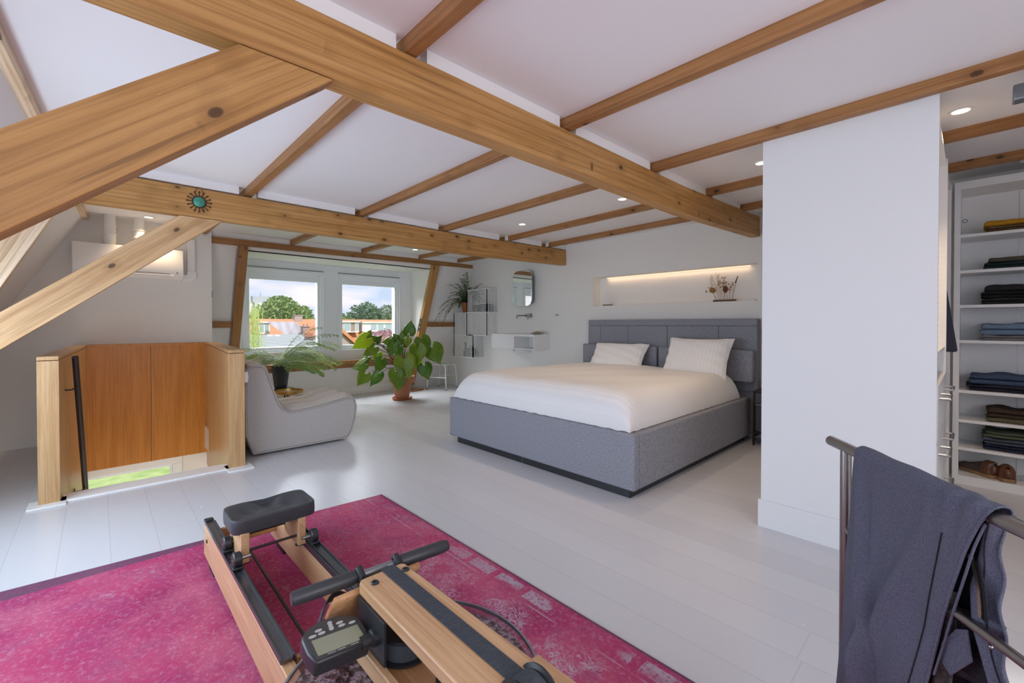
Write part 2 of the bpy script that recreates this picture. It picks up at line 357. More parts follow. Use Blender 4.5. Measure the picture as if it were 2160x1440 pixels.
# headboard wall with its niche
nx0, nx1, nz0, nz1, nd = -3.665, -1.56, 1.449, 1.846, .17
mb = MB()
mb.box(-7.4, nx0, YB, YB + .25, -.2, 2.45).box(nx1, XR + .1, YB, YB + .25, -.2, 2.45).box(nx0, nx1, YB, YB + .25, -.2, nz0).box(nx0, nx1, YB, YB + .25, nz1, 2.45).box(nx0, nx1, YB + nd, YB + .25, nz0, nz1)
struct('wall_back', mb, 'wall', smooth=0)
# left wall above the stairs (plane x = -6.3), low stair window hole below floor level
mb = MB(); mb.box(XW - .12, XW, -1.7, 1.0, -.29, 2.36).box(XW - .12, XW, -1.7, -.55, -2.6, -.29).box(XW - .12, XW, .70, 1.02, -2.6, -.29).box(XW - .12, XW, -.55, .70, -2.6, -1.35)
mb.box(-7.3, XW - .12, .9, 1.0, 0, 2.36)
struct('wall_left', mb, 'wall', smooth=0)
mb = MB(); mb.box(XW, -4.36, -.42, -.30, -2.6, -.25).box(XW, -4.36, 1.02, 1.14, -2.6, -.25).box(-4.36, -4.26, -.42, 1.14, -2.6, -.25).box(XW, -4.26, -.42, 1.14, -2.7, -2.6)
struct('wall_stairwell', mb, 'wall', smooth=0)
# mansard slope on the window side with the dormer cut out
xs = lambda z: -6.4 - .4 * (2.2 - z)
D0, D1, DZ0, DZ1, XD = 1.36, 4.24, .48, 2.15, -7.2
def slab(y0, y1, z0, z1, t=.1):
    return [(xs(z0), y0, z0), (xs(z0), y1, z0), (xs(z0) - t, y1, z0), (xs(z0) - t, y0, z0), (xs(z1), y0, z1), (xs(z1), y1, z1), (xs(z1) - t, y1, z1), (xs(z1) - t, y0, z1)]
mb = MB()
for a in ((1.0, D0, 0, 2.36), (D1, YB, 0, 2.36), (D0, D1, DZ1, 2.36)): mb.hexa(slab(*a))
mb.box(-7.36, -7.26, D0 - .02, D1 + .02, -.1, DZ0)
struct('wall_front', mb, 'wall', smooth=0)
# dormer: soffit, cheeks and the window wall with two openings
W1, W2, WZ = (1.50, 2.66), (2.86, 4.02), (.745, 2.03)
mb = MB(); mb.box(-7.5, -6.42, D0 - .1, D1 + .1, DZ1, DZ1 + .1)
mb.prism([(xs(0), D1, 0), (xs(DZ1), D1, DZ1), (-7.4, D1, DZ1), (-7.4, D1, 0)], (0, .08, 0)).prism([(xs(0), D0, 0), (xs(DZ1), D0, DZ1), (-7.4, D0, DZ1), (-7.4, D0, 0)], (0, -.08, 0))
struct('wall_dormer', mb, 'wall', smooth=0)
mb = MB(); x0, x1 = -7.36, XD
mb.box(x0, x1, D0, W1[0], DZ0, DZ1).box(x0, x1, W1[1], W2[0], DZ0, DZ1).box(x0, x1, W2[1], D1, DZ0, DZ1)
for a in (W1, W2): mb.box(x0, x1, a[0], a[1], DZ0, WZ[0]).box(x0, x1, a[0], a[1], WZ[1], DZ1)
struct('wall_window', mb, 'frame', smooth=0)
def window(i, y0, y1):
    root = thing('window_%d' % i, (XD, (y0 + y1) / 2, WZ[0]), None, None, kind='structure')
    f = MB()
    for (a, b, x) in ((0, .028, XD + .018), (.028, .06, XD - .004), (.06, .10, XD - .03)):
        A, Bq, C, Dq = y0 + a, y1 - a, WZ[0] + a, WZ[1] - a; w = b - a
        f.box(XD - .13, x, A, A + w, C, Dq).box(XD - .13, x, Bq - w, Bq, C, Dq).box(XD - .13, x, A + w, Bq - w, C, C + w).box(XD - .13, x, A + w, Bq - w, Dq - w, Dq)
    ob('window_frame', f, 'frame', root, bevel=.003)
    g = MB(); g.box(XD - .10, XD - .09, y0 + .1, y1 - .1, WZ[0] + .1, WZ[1] - .1); ob('glass', g, 'glass', root, smooth=0)
    s = MB(); s.box(XD - .085, XD - .05, y0 + .1, y1 - .1, WZ[1] - .17, WZ[1] - .10); ob('roller_blind', s, 'frame', root, bevel=.004)
    h = MB(); h.box(XD - .0, XD + .022, y0 + .02, y1 - .02, WZ[1] + .0, WZ[1] + .012); ob('top_gasket', h, 'grey_metal', root, smooth=0)
window(1, *W1); window(2, *W2)
mb = MB(); mb.box(-7.2, -7.05, D0, D1, .54, .60).box(-7.2, -7.14, D0, D1, .47, .54); o = ob('window_sill', mb, 'joist', loc=(-7.1, 2.8, .5), bevel=.006, smooth=0)
tag(o, 'brown wooden sill board running under both dormer windows', 'window sill')
# low stair window seen through the stair opening
root = thing('window_3', (XW - .05, .1, -1.3), None, None, kind='structure')
f = MB(); f.box(XW - .1, XW + .02, -.55, .70, -.40, -.29).box(XW - .1, XW + .02, .61, .70, -1.35, -.40).box(XW - .1, XW + .02, -.55, -.47, -1.35, -.40).box(XW - .1, XW + .02, -.47, .61, -1.35, -1.26).box(XW - .08, XW - .0, -.47, .61, -.425, -.405).box(XW - .08, XW, .59, .61, -1.26, -.425)
ob('window_frame', f, 'frame', root, bevel=.004)
g = MB(); g.box(XW - .06, XW - .05, -.47, .59, -1.26, -.42); ob('glass', g, 'glass', root, smooth=0)
# hip slope on the near-left side (rafters ~60 degrees), ends at the rear dormer
yt = lambda x: -.256 - (x + 2.5) * .052
ss = lambda x, z: (x, yt(x) - .03 - (2.30 - z) / 1.78, z)
mb = MB()
for xa, xb, za, zb in ((-6.42, -4.1, 0, 2.36), (-1.4, -1.3, 0, 2.36), (-4.1, -1.4, 0, .40), (-4.1, -1.4, 1.5, 2.36)):
    p = [ss(xa, za), ss(xb, za), ss(xb, zb), ss(xa, zb)]; q = [V(a) + V((0, -.14, 0)) for a in p]
    mb.hexa(p + q)
struct('wall_slope', mb, 'ceil', smooth=0)
# rear dormer behind the photographer with its window, right-hand wall with an added unseen window
mb = MB(); mb.box(-1.3, XR, YS - .12, YS, 0, .6).box(-1.3, -.7, YS - .12, YS, .6, 2.36).box(1.6, XR, YS - .12, YS, .6, 2.36).box(-.7, 1.6, YS - .12, YS, 2.15, 2.36).prism([(-1.3, -1.65, 0), (-1.3, -.33, 2.36), (-1.3, -1.65, 2.36)], (-.06, 0, 0))
struct('wall_rear', mb, 'wall', smooth=0)
mb = MB(); mb.box(XR, XR + .12, YS - .1, 5.3, 0, .8).box(XR, XR + .12, YS - .1, -1.2, .8, 2.4).box(XR, XR + .12, 2.3, 5.3, .8, 2.4).box(XR, XR + .12, -1.2, 2.3, 2.2, 2.4)
struct('wall_right', mb, 'wall', smooth=0)
def plainwin(i, mbf, mbg, loc):
    r = thing('window_%d' % i, loc, None, None, kind='structure'); ob('window_frame', mbf, 'frame', r, smooth=0); ob('glass', mbg, 'glass', r, smooth=0)
f = MB(); y = YS; f.box(-.7, 1.6, y - .1, y, .6, .66).box(-.7, 1.6, y - .1, y, 2.09, 2.15).box(-.7, -.64, y - .1, y, .66, 2.09).box(1.54, 1.6, y - .1, y, .66, 2.09)
plainwin(4, f, MB().box(-.64, 1.54, y - .03, y - .02, .66, 2.09), (.45, y, .6))
f = MB(); x = XR; f.box(x, x + .1, -1.2, 2.3, .8, .86).box(x, x + .1, -1.2, 2.3, 2.14, 2.2).box(x, x + .1, -1.2, -1.14, .86, 2.14).box(x, x + .1, 2.24, 2.3, .86, 2.14)
plainwin(5, f, MB().box(x + .02, x + .03, -1.14, 2.24, .86, 2.14), (x, .1, .8))  # unseen side window, added to go with its fill lamp
f = MB()
for xa, xb, za, zb in ((-4.1, -4.04, .4, 1.5), (-1.46, -1.4, .4, 1.5), (-4.04, -1.46, .4, .46), (-4.04, -1.46, 1.44, 1.5)):
    p = [ss(xa, za), ss(xb, za), ss(xb, zb), ss(xa, zb)]; f.hexa([V(a) + V((0, -.06, 0)) for a in p] + [V(a) + V((0, -.12, 0)) for a in p])
p = [ss(-4.04, .46), ss(-1.46, .46), ss(-1.46, 1.44), ss(-4.04, 1.44)]
plainwin(6, f, MB().hexa([V(a) + V((0, -.09, 0)) for a in p] + [V(a) + V((0, -.10, 0)) for a in p]), (-3.4, -.8, .4))  # unseen roof window, put into the slope for its fill lamp
# free-standing white partition behind the bedside
PY = 2.855
mb = MB(); mb.box(-.857, -.112, PY, PY + .02, 0, 2.30)
struct('wall_partition', mb, 'part', smooth=0)
mb = MB(); mb.box(-.87, -.112, PY - .014, PY, 0, .16); struct('baseboard_partition', mb, 'part', bevel=.002)
mb = MB(); mb.box(-7.26, -7.245, D0, D1, 0, .13); struct('baseboard_front', mb, 'white', bevel=.003)
mb = MB(); mb.box(-7.25, -3.7, YB - .015, YB, 0, .14); struct('baseboard_back', mb, 'white', bevel=.003)
# white edging of the stair opening
mb = MB(); mb.box(-4.37, -4.2, -.21, .81, -.02, .012).box(-4.30, -4.13, -.34, -.16, 0, .012).box(-4.30, -4.10, .755, .94, 0, .012)
struct('trim_1', mb, 'white', bevel=.003)
# ------------------------------------------------------------------ roof timbers
tb = lambda y, b0, b1: b0 + max(0, (y - 3.3) / 1.75) * b1
for nm, x, y0, b0, b1, h, lab in (('tie_beam', -1.585, -.45, 2.055, .06, .21, 'thick pine tie beam nearest the camera, running diagonally overhead to the white partition'),
                                  ('tie_beam', -4.195, -.35, 2.03, .04, .222, 'second pine tie beam carrying the green sun ornament, ends above the mirror')):
    timber(nm, [(x, yy, tb(yy, b0, b1) + h / 2) for yy in (y0, 1.5, 3.3, 4.2, 5.045)], .09, h, 'beam', lab)
JS = [(.955, .93, 'nearest'), (1.95, 1.90, 'second'), (2.95, 2.84, 'third'), (3.94, 3.70, 'fourth'), (4.73, 4.50, 'last, closest to the headboard wall')]
for i, (ya, yb, nm) in enumerate(JS):
    ln = lambda x: ya + (yb - ya) * max(0, (x + 4.2)) / 4.3 - .028
    lab = 'slim pine ceiling joist crossing above both tie beams, %s' % ('the one nearest the camera' if i == 0 else '%s from the camera' % nm if i < 4 else 'the last one against the headboard wall')
    timber('ceiling_joist', [(x, ln(x), ZC(ln(x)) - .024) for x in (-6.36, -4.2, -1.54, 1.85)], .056, .072, 'joist', lab, 'ceiling joists')
timber('wall_plate', [(-6.36, -.1, 2.215), (-6.39, 2.5, 2.235), (-6.40, 5.04, 2.26)], .07, .075, 'joist', 'long pine wall plate along the top of the window wall', None)
timber('wall_plate', [(-6.3, yt(-6.3) - .05, 2.30), (-1.65, yt(-1.65) - .05, 2.30)], .10, .06, 'pale', 'pale pine plate where the flat ceiling meets the near-left roof slope', None)
def plank(name, poly, vec, axis, m, label, group=None, cat='beam'):
    x = V(axis).normalized(); y = V(vec).normalized(); z = x.cross(y); mtx = Matrix((x, y, z)).transposed(); inv = mtx.inverted(); a = V(poly[0])
    mb = MB().prism([inv @ (V(p) - a) for p in poly], inv @ V(vec))
    o = ob(name, mb, m, bevel=.004, smooth=0); o.matrix_world = Matrix.Translation(a) @ mtx.to_4x4(); return tag(o, label, cat, group)
plank('diagonal_brace', [(-1.54, y, z) for y, z in ((.318, 2.052), (.605, 2.052), (-.60, 1.04), (-.60, 1.279))], (-.09, 0, 0), (0, .76, .64), 'beam', 'wide knotty pine brace closest to the camera at upper left')
plank('diagonal_brace', [(-4.15, y, z) for y, z in ((.455, 2.027), (.735, 2.027), (-.98, .585), (-.98, .818))], (-.09, 0, 0), (0, .76, .64), 'brace', 'pale pine brace rising in front of the air conditioner')
timber('roof_rafter', [(-4.21, -.235, 2.06), (-4.21, -1.20, 0.0)], .08, .17, 'pale', 'wide pale pine rafter on the near-left roof slope', None, up=(0, 1, .3))
timber('sloping_post', [(-6.352, 1.345, 2.20), (-7.20, 1.345, .08)], .10, .085, 'joist', 'sloping pine post left of the dormer windows', 'sloping posts beside the dormer', 'post', up=(1, 0, .4))
timber('sloping_post', [(-6.352, 4.215, 2.21), (-7.20, 4.215, .08)], .13, .085, 'beam', 'sloping pine post right of the dormer windows with switches on it', 'sloping posts beside the dormer', 'post', up=(1, 0, .4))
timber('purlin', [(xs(1.19) + .02, 1.005, 1.19), (xs(1.19) + .02, 1.29, 1.19)], .07, .085, 'joist', 'short pine purlin left of the dormer beside the air conditioner wall')
timber('purlin', [(xs(1.19) + .02, 4.285, 1.19), (xs(1.19) + .02, 4.95, 1.19)], .07, .085, 'joist', 'short pine purlin between the right dormer post and the wire shelves')
mb = MB(); mb.prism([(-6.97, 4.06, 0), (-6.80, 4.02, 0), (-6.84, 4.28, 0), (-7.0, 4.26, 0)], (0, 0, .03)); tag(ob('wooden_floor_block', mb, 'joist', loc=(-6.9, 4.15, 0), bevel=.004), 'brown wooden block on the floor behind the terracotta pot', 'wood block')
# white infill strips above the tie beams
mb = MB()
for x in (-1.585, -4.195):
    ys = [-.2] + [v for a, b, _ in JS for v in ((a + b) / 2 - .09, (a + b) / 2 + .05)] + [5.04]
    for k in range(0, len(ys), 2): mb.box(x - .02, x + .03, ys[k], ys[k + 1], 2.268 + max(0, ys[k] - 3) * .02, ZC(ys[k]) + .02)
struct('trim_2', mb, 'ceil', smooth=0)
# ------------------------------------------------------------------ ceiling fittings
def downlight(x, y, label, e=7):
    z = ZC(y); r = thing('downlight', (x, y, z), label, 'downlight', 'recessed ceiling downlights')
    ob('rim', MB().lathe([(.036, -.001), (.050, -.001), (.050, -.006), (.036, -.006), (.036, -.001)], (x, y, z), 24), 'white', r)
    ob('lamp_lens', MB().lathe([(.0001, -.002), (.036, -.002), (.036, -.004), (.0001, -.004)], (x, y, z), 24), 'lamp', r)
    s = light('downlight_beam', 'SPOT', (x, y, z - .03), (0, 0, 0), e, (1, .72, .45), spot_size=R(105), spot_blend=.8, shadow_soft_size=.04)
    s.parent = r; s.location = (0, 0, -.03)
downlight(-.05, 3.34, 'round downlight over the walk-in closet floor', 22)
downlight(-1.03, 3.40, 'round downlight half hidden by the top of the white partition', 17)
downlight(-2.2, 3.47, 'round downlight over the foot of the bed, just behind the nearest tie beam', 13)
downlight(-3.54, 3.52, 'round downlight over the left side of the bed', 12)
downlight(-5.87, 3.53, 'round downlight above the dormer end, beyond the second tie beam', 5)
downlight(-6.0, .40, 'round downlight above the air conditioner', 20)
o = ob('track_spotlight', MB().box(.118, .9, 2.98, 3.05, 2.20, 2.27), 'grey_metal', loc=(.5, 3, 2.2), bevel=.006)
tag(o, 'dark grey ceiling light bar at the upper right corner of the closet', 'light bar')
ob('mount', MB().box(.6, .64, 3.0, 3.03, 2.27, 2.33), 'grey_metal', o)
tag(ob('smoke_detector', MB().box(.218, .34, 4.55, 4.67, 2.315, 2.36), 'plastic', loc=(.27, 4.6, 2.33), bevel=.01), 'small white box on the ceiling above the open shelves', 'detector')

# green sun ornament hanging on the second tie beam
c = V((-4.146, .58, 2.148)); sun = thing('sun_ornament', (-4.15, .58, 2.06), 'green bronze sun face ornament hung on the second tie beam', 'ornament')
green = mat('verdigris', (.07, .30, .22), .45, .3); brown = mat('rusted_wire', (.075, .035, .018), .6, .5)
bump(green, noise(green, coords(green), 60, 3), .6, .004)
f = MB().lathe([(.0001, .016), (.02, .014), (.036, .007), (.042, 0)], c, 24, (1, 0, 0))
for dy in (-.015, .015): f.ell(c + V((.012, dy, .008)), (.006, .008, .005), 10, 6)
f.ell(c + V((.016, 0, -.002)), (.008, .005, .012), 10, 6).ell(c + V((.010, 0, -.019)), (.006, .013, .004), 10, 6)
ob('face_disc', f, green, sun)
ob('rim', MB().tube([c + V((.002, .043 * math.cos(a), .043 * math.sin(a))) for a in (k * math.pi / 14 for k in range(28))], .004, 6, True), brown, sun)
for k in range(16):
    a = k * math.pi / 8; d = V((0, math.cos(a), math.sin(a))); mbr = MB().tube([c + d * .044, c + d * .062, c + d * .074], [.003, .0028, .0045], 6); mbr.ell(c + d * .077, (.005, .006, .006), 8, 6)
    ob('ray', mbr, brown, sun)
ob('hanging_wire', MB().tube([c + V((0, -.028, .066)), c + V((0, -.012, .105)), c + V((0, .012, .105)), c + V((0, .03, .066))], .0018, 5), brown, sun)

# air conditioner, its conduit and the two vent pipes
ac = thing('air_conditioner', (-6.3, .26, 1.70), 'white wall-mounted air conditioner behind the pale brace', 'air conditioner')
b = [(-6.30, 1.70), (-6.14, 1.70), (-6.085, 1.735), (-6.075, 1.80), (-6.085, 2.0), (-6.10, 2.02), (-6.30, 2.03)]
ob('casing', MB().prism([(x, -.18, z) for x, z in b], (0, .885, 0)), 'plastic', ac, bevel=.008)
ob('air_flap', MB().prism([(-6.128, -.10, 1.703), (-6.078, -.10, 1.735), (-6.074, -.10, 1.733), (-6.124, -.10, 1.70)], (0, .72, 0)), 'plastic', ac)
ob('flap_gap', MB().prism([(-6.073, -.11, 1.748), (-6.0715, -.11, 1.748), (-6.0705, -.11, 1.752), (-6.073, -.11, 1.752)], (0, .69, 0)), 'black', ac, smooth=0)
ob('sensor_dot', MB().ell((-6.082, .645, 1.765), (.006, .007, .007), 8, 6), 'black', ac)
def text(name, s, size, mw, m, parent=None, loc=None):
    cu = bpy.data.curves.new(name, 'FONT'); cu.body = s; cu.size = size; cu.extrude = .0008; cu.align_x = 'CENTER'; cu.align_y = 'CENTER'
    t = bpy.data.objects.new('tmp', cu); COL.objects.link(t); dg = bpy.context.evaluated_depsgraph_get()
    me = bpy.data.meshes.new_from_object(t.evaluated_get(dg)); bpy.data.objects.remove(t)
    me.transform(mw); q = MB(); q.v = [v.co.copy() for v in me.vertices]; q.f = [list(p.vertices) for p in me.polygons]
    return ob(name, q, m, parent, loc, smooth=0)
def face(c, right, up): r_, u_ = V(right).normalized(), V(up).normalized(); return Matrix.Translation(V(c)) @ Matrix((r_, u_, r_.cross(u_))).transposed().to_4x4()
text('lettering', 'Panasonic', .024, face((-6.0785, -.118, 1.845), (0, 1, 0), (0, 0, 1)), 'black', ac)
cn = thing('cable_conduit', (-6.3, .80, 1.68), 'white plastic conduit with a bend to the right of the air conditioner', 'conduit')
ob('riser', MB().box(-6.3, -6.235, .755, .83, 1.80, 2.18), 'plastic', cn, bevel=.006)
ob('elbow', MB().prism([(-6.3, .705, 1.69), (-6.3, .80, 1.69), (-6.3, .84, 1.73), (-6.3, .84, 1.805), (-6.3, .75, 1.805), (-6.3, .75, 1.765), (-6.3, .705, 1.765)], (.07, 0, 0)), 'plastic', cn, bevel=.006)
for i, (y, zz) in enumerate(((.098, 2.075), (.33, 2.06))):
    v = thing('vent_pipe', (-6.17, y, 2.0), 'white plastic vent pipe with elbow above the air conditioner, %s' % ('left one' if i == 0 else 'right one behind the brace'), 'pipe', 'white vent pipes above the air conditioner')
    ob('pipe', MB().cyl((-6.17, y, zz + .05), (-6.17, y, 2.33), .048, 24), 'plastic', v)
    for z in (zz + .05, zz + .13): ob('collar', MB().lathe([(.048, 0), (.054, .004), (.054, .016), (.048, .02)], (-6.17, y, z), 24), 'plastic', v)
    ob('elbow', MB().tube([(-6.17, y, zz + .06), (-6.172, y, zz + .02), (-6.185, y, zz - .012), (-6.21, y, zz - .026), (-6.24, y, zz - .03), (-6.295, y, zz - .03)], .049, 20), 'plastic', v)
tag(ob('wall_switch', MB().box(-6.42, -6.34, 1.0, 1.012, 1.52, 1.60), 'darkmetal', loc=(-6.38, 1.0, 1.55), bevel=.003), 'dark switch on the edge of the wall beside the dormer post', 'switch')

# ------------------------------------------------------------------ stair enclosure
sb = thing('stair_enclosure', (-4.2, .3, 0), 'waist-high wooden enclosure around the stair opening', 'balustrade')
ZT = .985
def sidewall(name, p):   # p: four plan corners; a cap lies on top
    ob(name, MB().prism([(x, y, -.45) for x, y in p], (0, 0, ZT - .03 + .45)), 'teak', sb, bevel=.002, smooth=0)
    ob('cap_rail', MB().prism([(x, y, ZT - .026) for x, y in p], (0, 0, .026)), 'teak', sb, bevel=.003, smooth=0)
Lw = [(-4.2, -.292), (-4.2, -.19), (-6.22, -.085), (-6.22, -.187)]; Rw = [(-4.2, .775), (-4.2, .893), (-6.22, 1.043), (-6.22, .925)]
sidewall('side_panel', Lw); sidewall('side_panel', Rw)
ob('back_panel', MB().box(-6.25, -6.21, -.085, .925, -.31, ZT - .026), 'teakd', sb, smooth=0)
ob('panel_joint', MB().box(-6.211, -6.2085, .418, .422, -.31, ZT - .03), 'darkmetal', sb, smooth=0)
ob('cap_rail', MB().box(-6.30, -6.205, -.085, .925, ZT - .026, ZT), 'teakd', sb, bevel=.003, smooth=0)
hr = thing('stair_handrail', (-4.5, -.15, .3), 'black metal handrail sloping down inside the left stair panel', 'handrail')
A, Bq = V((-4.40, -.118, .965)), V((-5.06, -.078, -.27))
ob('rail', MB().cyl(A, Bq, .018, 14), 'darkmetal', hr)
for t, yw in ((.155, -.183), (.86, -.147)):
    p = A.lerp(Bq, t); q = V((p.x + .02, yw, p.z - .05))
    bk = ob('bracket', MB().tube([q, q + V((0, .045, 0)), p + V((0, 0, -.03)), p], .006, 8), 'darkmetal', hr)
    ob('wall_plate_disc', MB().lathe([(.0001, 0), (.028, 0), (.028, .006), (.0001, .006)], q, 16, (0, 1, 0)), 'darkmetal', bk)
sk = ob('power_socket', MB().box(-4.33, -4.25, .897, .93, .70, .79), 'plastic', loc=(-4.3, .9, .74), bevel=.006); tag(sk, 'white power socket box on the right stair panel above the armchair back', 'socket')
ob('switch_rocker', MB().box(-4.31, -4.27, .93, .936, .725, .765), 'plastic', sk, bevel=.002)

# ------------------------------------------------------------------ armchair
ac_ = thing('lounge_chair', (-4.85, 1.5, 0), 'low beige linen lounge chair without arms beside the stair enclosure', 'armchair')
prof = [(1.01, .025), (.955, .2), (.95, .60), (.962, .79), (1.0, .815), (1.085, .81), (1.115, .78), (1.16, .63), (1.215, .47), (1.25, .40), (1.31, .365), (1.40, .36), (1.55, .375), (1.75, .41), (1.90, .435), (1.945, .425), (1.965, .34), (1.955, .22), (1.92, .10), (1.875, .025)]
for nm, xa in (('side_panel', -4.50), ('side_panel', -5.23)):
    ob(nm, MB().prism([(xa, y, z) for y, z in prof], (.055, 0, 0)), 'sofa', ac_, bevel=.018, seg=3)
    for xx in (xa, xa + .055): ob('piping', MB().tube([(xx, y, z + .002) for y, z in prof], .006, 6, True), 'sofa', ac_)
inner = prof[3:18]
def cush(u, v):
    t = v * (len(inner) - 1); i = min(int(t), len(inner) - 2); fr = t - i
    y = inner[i][0] * (1 - fr) + inner[i + 1][0] * fr; z = inner[i][1] * (1 - fr) + inner[i + 1][1] * fr
    dy, dz = inner[min(i + 1, len(inner) - 1)][0] - inner[max(i - 0, 0)][0], inner[min(i + 1, len(inner) - 1)][1] - inner[i][1]; L = math.hypot(dy, dz) or 1
    nrm = (-dz / L, dy / L) if True else 0
    puff = .066 * abs(math.sin(math.pi * u * 3)) ** .6 * (.60 + .40 * abs(math.sin(math.pi * v * 6)) ** .7)
    edge = min(1, v * 9, (1 - v) * 9)
    return V((-4.5 - .68 * u - .003, y + nrm[0] * (puff * edge - .02), z + nrm[1] * (puff * edge - .02)))
cu = MB().grid(54, 98, cush); ob('tufted_cushion', cu, 'sofas', ac_, smooth=60)
ob('seat_body', MB().prism([(-5.18, y * .985 + .022, max(.03, z - .045)) for y, z in prof], (.68, 0, 0)), 'sofa', ac_, smooth=0)
for x in (-4.56, -5.14):
    for y in (1.08, 1.82): ob('foot', MB().cyl((x, y, 0), (x, y, .04), .02, 10), 'black', ac_)

# ------------------------------------------------------------------ plants
def pinnate(mb, p, d, L, n, ln, w, droop, rd):
    """feathery spray: a thin curved stalk with n pairs of fine leaflets"""
    pts = []; q = V(p); d = V(d).normalized()
    for i in range(n + 1):
        lim = -6.4 - .4 * (2.2 - q.z) + .06
        if q.y < 1.4 or q.y > 4.2: q.x = max(q.x, lim)
        q.y = min(q.y, 4.99); pts.append(q.copy()); q = q + d * (L / n); d = (d + V((0, 0, -droop / n))).normalized()
    for i in range(1, n + 1):
        t = (pts[i] - pts[i - 1]).normalized(); s = t.cross(V((0, 0, 1))); s = s.normalized() if s.length > .1 else V((1, 0, 0))
        for sg in (-1, 1):
            k = ln * (1 - .55 * i / n) * rd.uniform(.7, 1.1); e = (s * sg + t * .7 + V((0, 0, rd.uniform(-.5, .3)))).normalized() * k
            tip_ = pts[i] + e
            if tip_.y > 5.03 or ((tip_.y < 1.4 or tip_.y > 4.2) and tip_.x < -6.4 - .4 * (2.2 - tip_.z) + .03): continue
            wv = t * w; mb.add([pts[i] - wv, pts[i] + wv, pts[i] + e + wv * .4, pts[i] + e - wv * .4], [(0, 1, 2, 3)])
    return pts
def fern(root, c, z0, stems, m, ln=.05, w=.004, branch=True, rd=random.Random(3)):
    for (az, el, L, dr) in stems:
        d = V((math.cos(az) * math.cos(el), math.sin(az) * math.cos(el), math.sin(el)))
        lf = MB(); pts = pinnate(lf, V((c[0], c[1], z0)), d, L, 16, ln, w, dr, rd)
        if branch:
            for i in range(4, 17, 1):
                for sg in (-1, 1):
                    t = (pts[i] - pts[i - 1]).normalized(); s = t.cross(V((0, 0, 1))).normalized() * sg
                    pinnate(lf, pts[i], s + t * .6 + V((0, 0, rd.uniform(-.3, .1))), L * .27 * (1.15 - i / 17), 9, ln * .8, w * .8, .9, rd)
        fr = ob('frond', lf, m, root, smooth=0); ob('stem', MB().tube(pts, [.0035 - .0025 * i / len(pts) for i in range(len(pts))], 5), 'stem', fr)
# asparagus fern behind the armchair, in a black pot standing on a stool
fx, fy = -6.25, 1.74
pl = thing('potted_fern', (fx, fy, .36), 'feathery asparagus fern in a black pot behind the armchair', 'plant')
ob('pot', MB().lathe([(.075, .37), (.11, .645), (.118, .645), (.118, .66), (.105, .66), (.10, .62), (.0001, .62)], (fx, fy, 0), 24), 'black', pl)
ob('soil', MB().lathe([(.0001, .635), (.102, .635), (.102, .60), (.0001, .60)], (fx, fy, 0), 20), 'soil', pl)
rd = random.Random(11)
stems = [(R(a), R(e_), L, dr) for a, e_, L, dr in ((70, 62, .85, 1.6), (95, 55, .9, 1.7), (110, 40, .75, 1.5), (60, 40, .8, 1.5), (82, 30, .75, 1.2), (130, 55, .7, 1.8), (20, 60, .6, 1.6), (-60, 55, .6, 1.8), (-90, 50, .62, 1.7), (40, 25, .62, 1.3), (100, 15, .62, .9), (150, 40, .55, 1.5), (-20, 45, .55, 1.6), (75, 75, .75, 2.0), (-110, 60, .6, 1.8), (88, 5, .55, .7))]
stems += [(a + R(17), e_ * .9, L * .92, dr * 1.1) for a, e_, L, dr in stems]
fern(pl, (fx, fy), .65, stems, 'fern', .055, .0040, True, rd)
st = thing('plant_stool', (fx, fy, 0), 'small dark stool carrying the black fern pot', 'stool')
ob('seat', MB().lathe([(.0001, .33), (.15, .33), (.15, .36), (.0001, .36)], (fx, fy, 0), 24), 'darkmetal', st)
for k in range(3): a = k * 2.09 + .4; ob('leg', MB().cyl((fx + .11 * math.cos(a), fy + .11 * math.sin(a), .33), (fx + .15 * math.cos(a), fy + .15 * math.sin(a), 0), .012, 8), 'darkmetal', st)
# brass tray table just in front of it
tx, ty = -5.85, 1.72
tr = thing('tray_table', (tx, ty, 0), 'round brass-edged tray table between the armchair and the fern', 'side table')
ob('tray', MB().lathe([(.0001, .335), (.155, .335), (.165, .345), (.165, .375), (.16, .378), (.155, .375), (.152, .348), (.0001, .345)], (tx, ty, 0), 40), 'gold', tr)
ob('tray_surface', MB().lathe([(.0001, .346), (.151, .346), (.151, .349), (.0001, .349)], (tx, ty, 0), 40), 'white', tr)
ob('column', MB().lathe([(.015, 0.01), (.015, .335)], (tx, ty, 0), 12), 'gold', tr); ob('foot', MB().lathe([(.0001, 0), (.12, 0), (.12, .012), (.0001, .012)], (tx, ty, 0), 28), 'gold', tr)

# heart-leaved plant in a terracotta pot
hx, hy = -6.24, 3.51
hp = thing('potted_plant', (hx, hy, 0), 'large heart-leaved plant in a terracotta pot under the right window', 'plant')
pot = ob('pot', MB().lathe([(.105, .03), (.155, .275), (.175, .275), (.195, .275), (.2, .37), (.18, .37), (.172, .33), (.0001, .33)], (hx, hy, 0), 36), 'pot', hp)
ob('saucer', MB().lathe([(.0001, 0), (.14, 0), (.16, .035), (.15, .035), (.13, .015), (.0001, .015)], (hx, hy, 0), 36), 'pot2', hp)
ob('soil', MB().lathe([(.0001, .345), (.174, .345), (.17, .32), (.0001, .32)], (hx, hy, 0), 24), 'soil', hp)
Rv = V((math.cos(R(46.5)), math.sin(R(46.5)), 0)); Tv = V((math.sin(R(46.5)), -math.cos(R(46.5)), 0))   # across the view / towards the photographer
crown = V((hx, hy, .50))
ob('trunk', MB().tube([(hx, hy, .34), (hx - .005, hy + .01, .45), (hx, hy - .01, .62)], [.038, .032, .018], 10), 'stalk', hp)
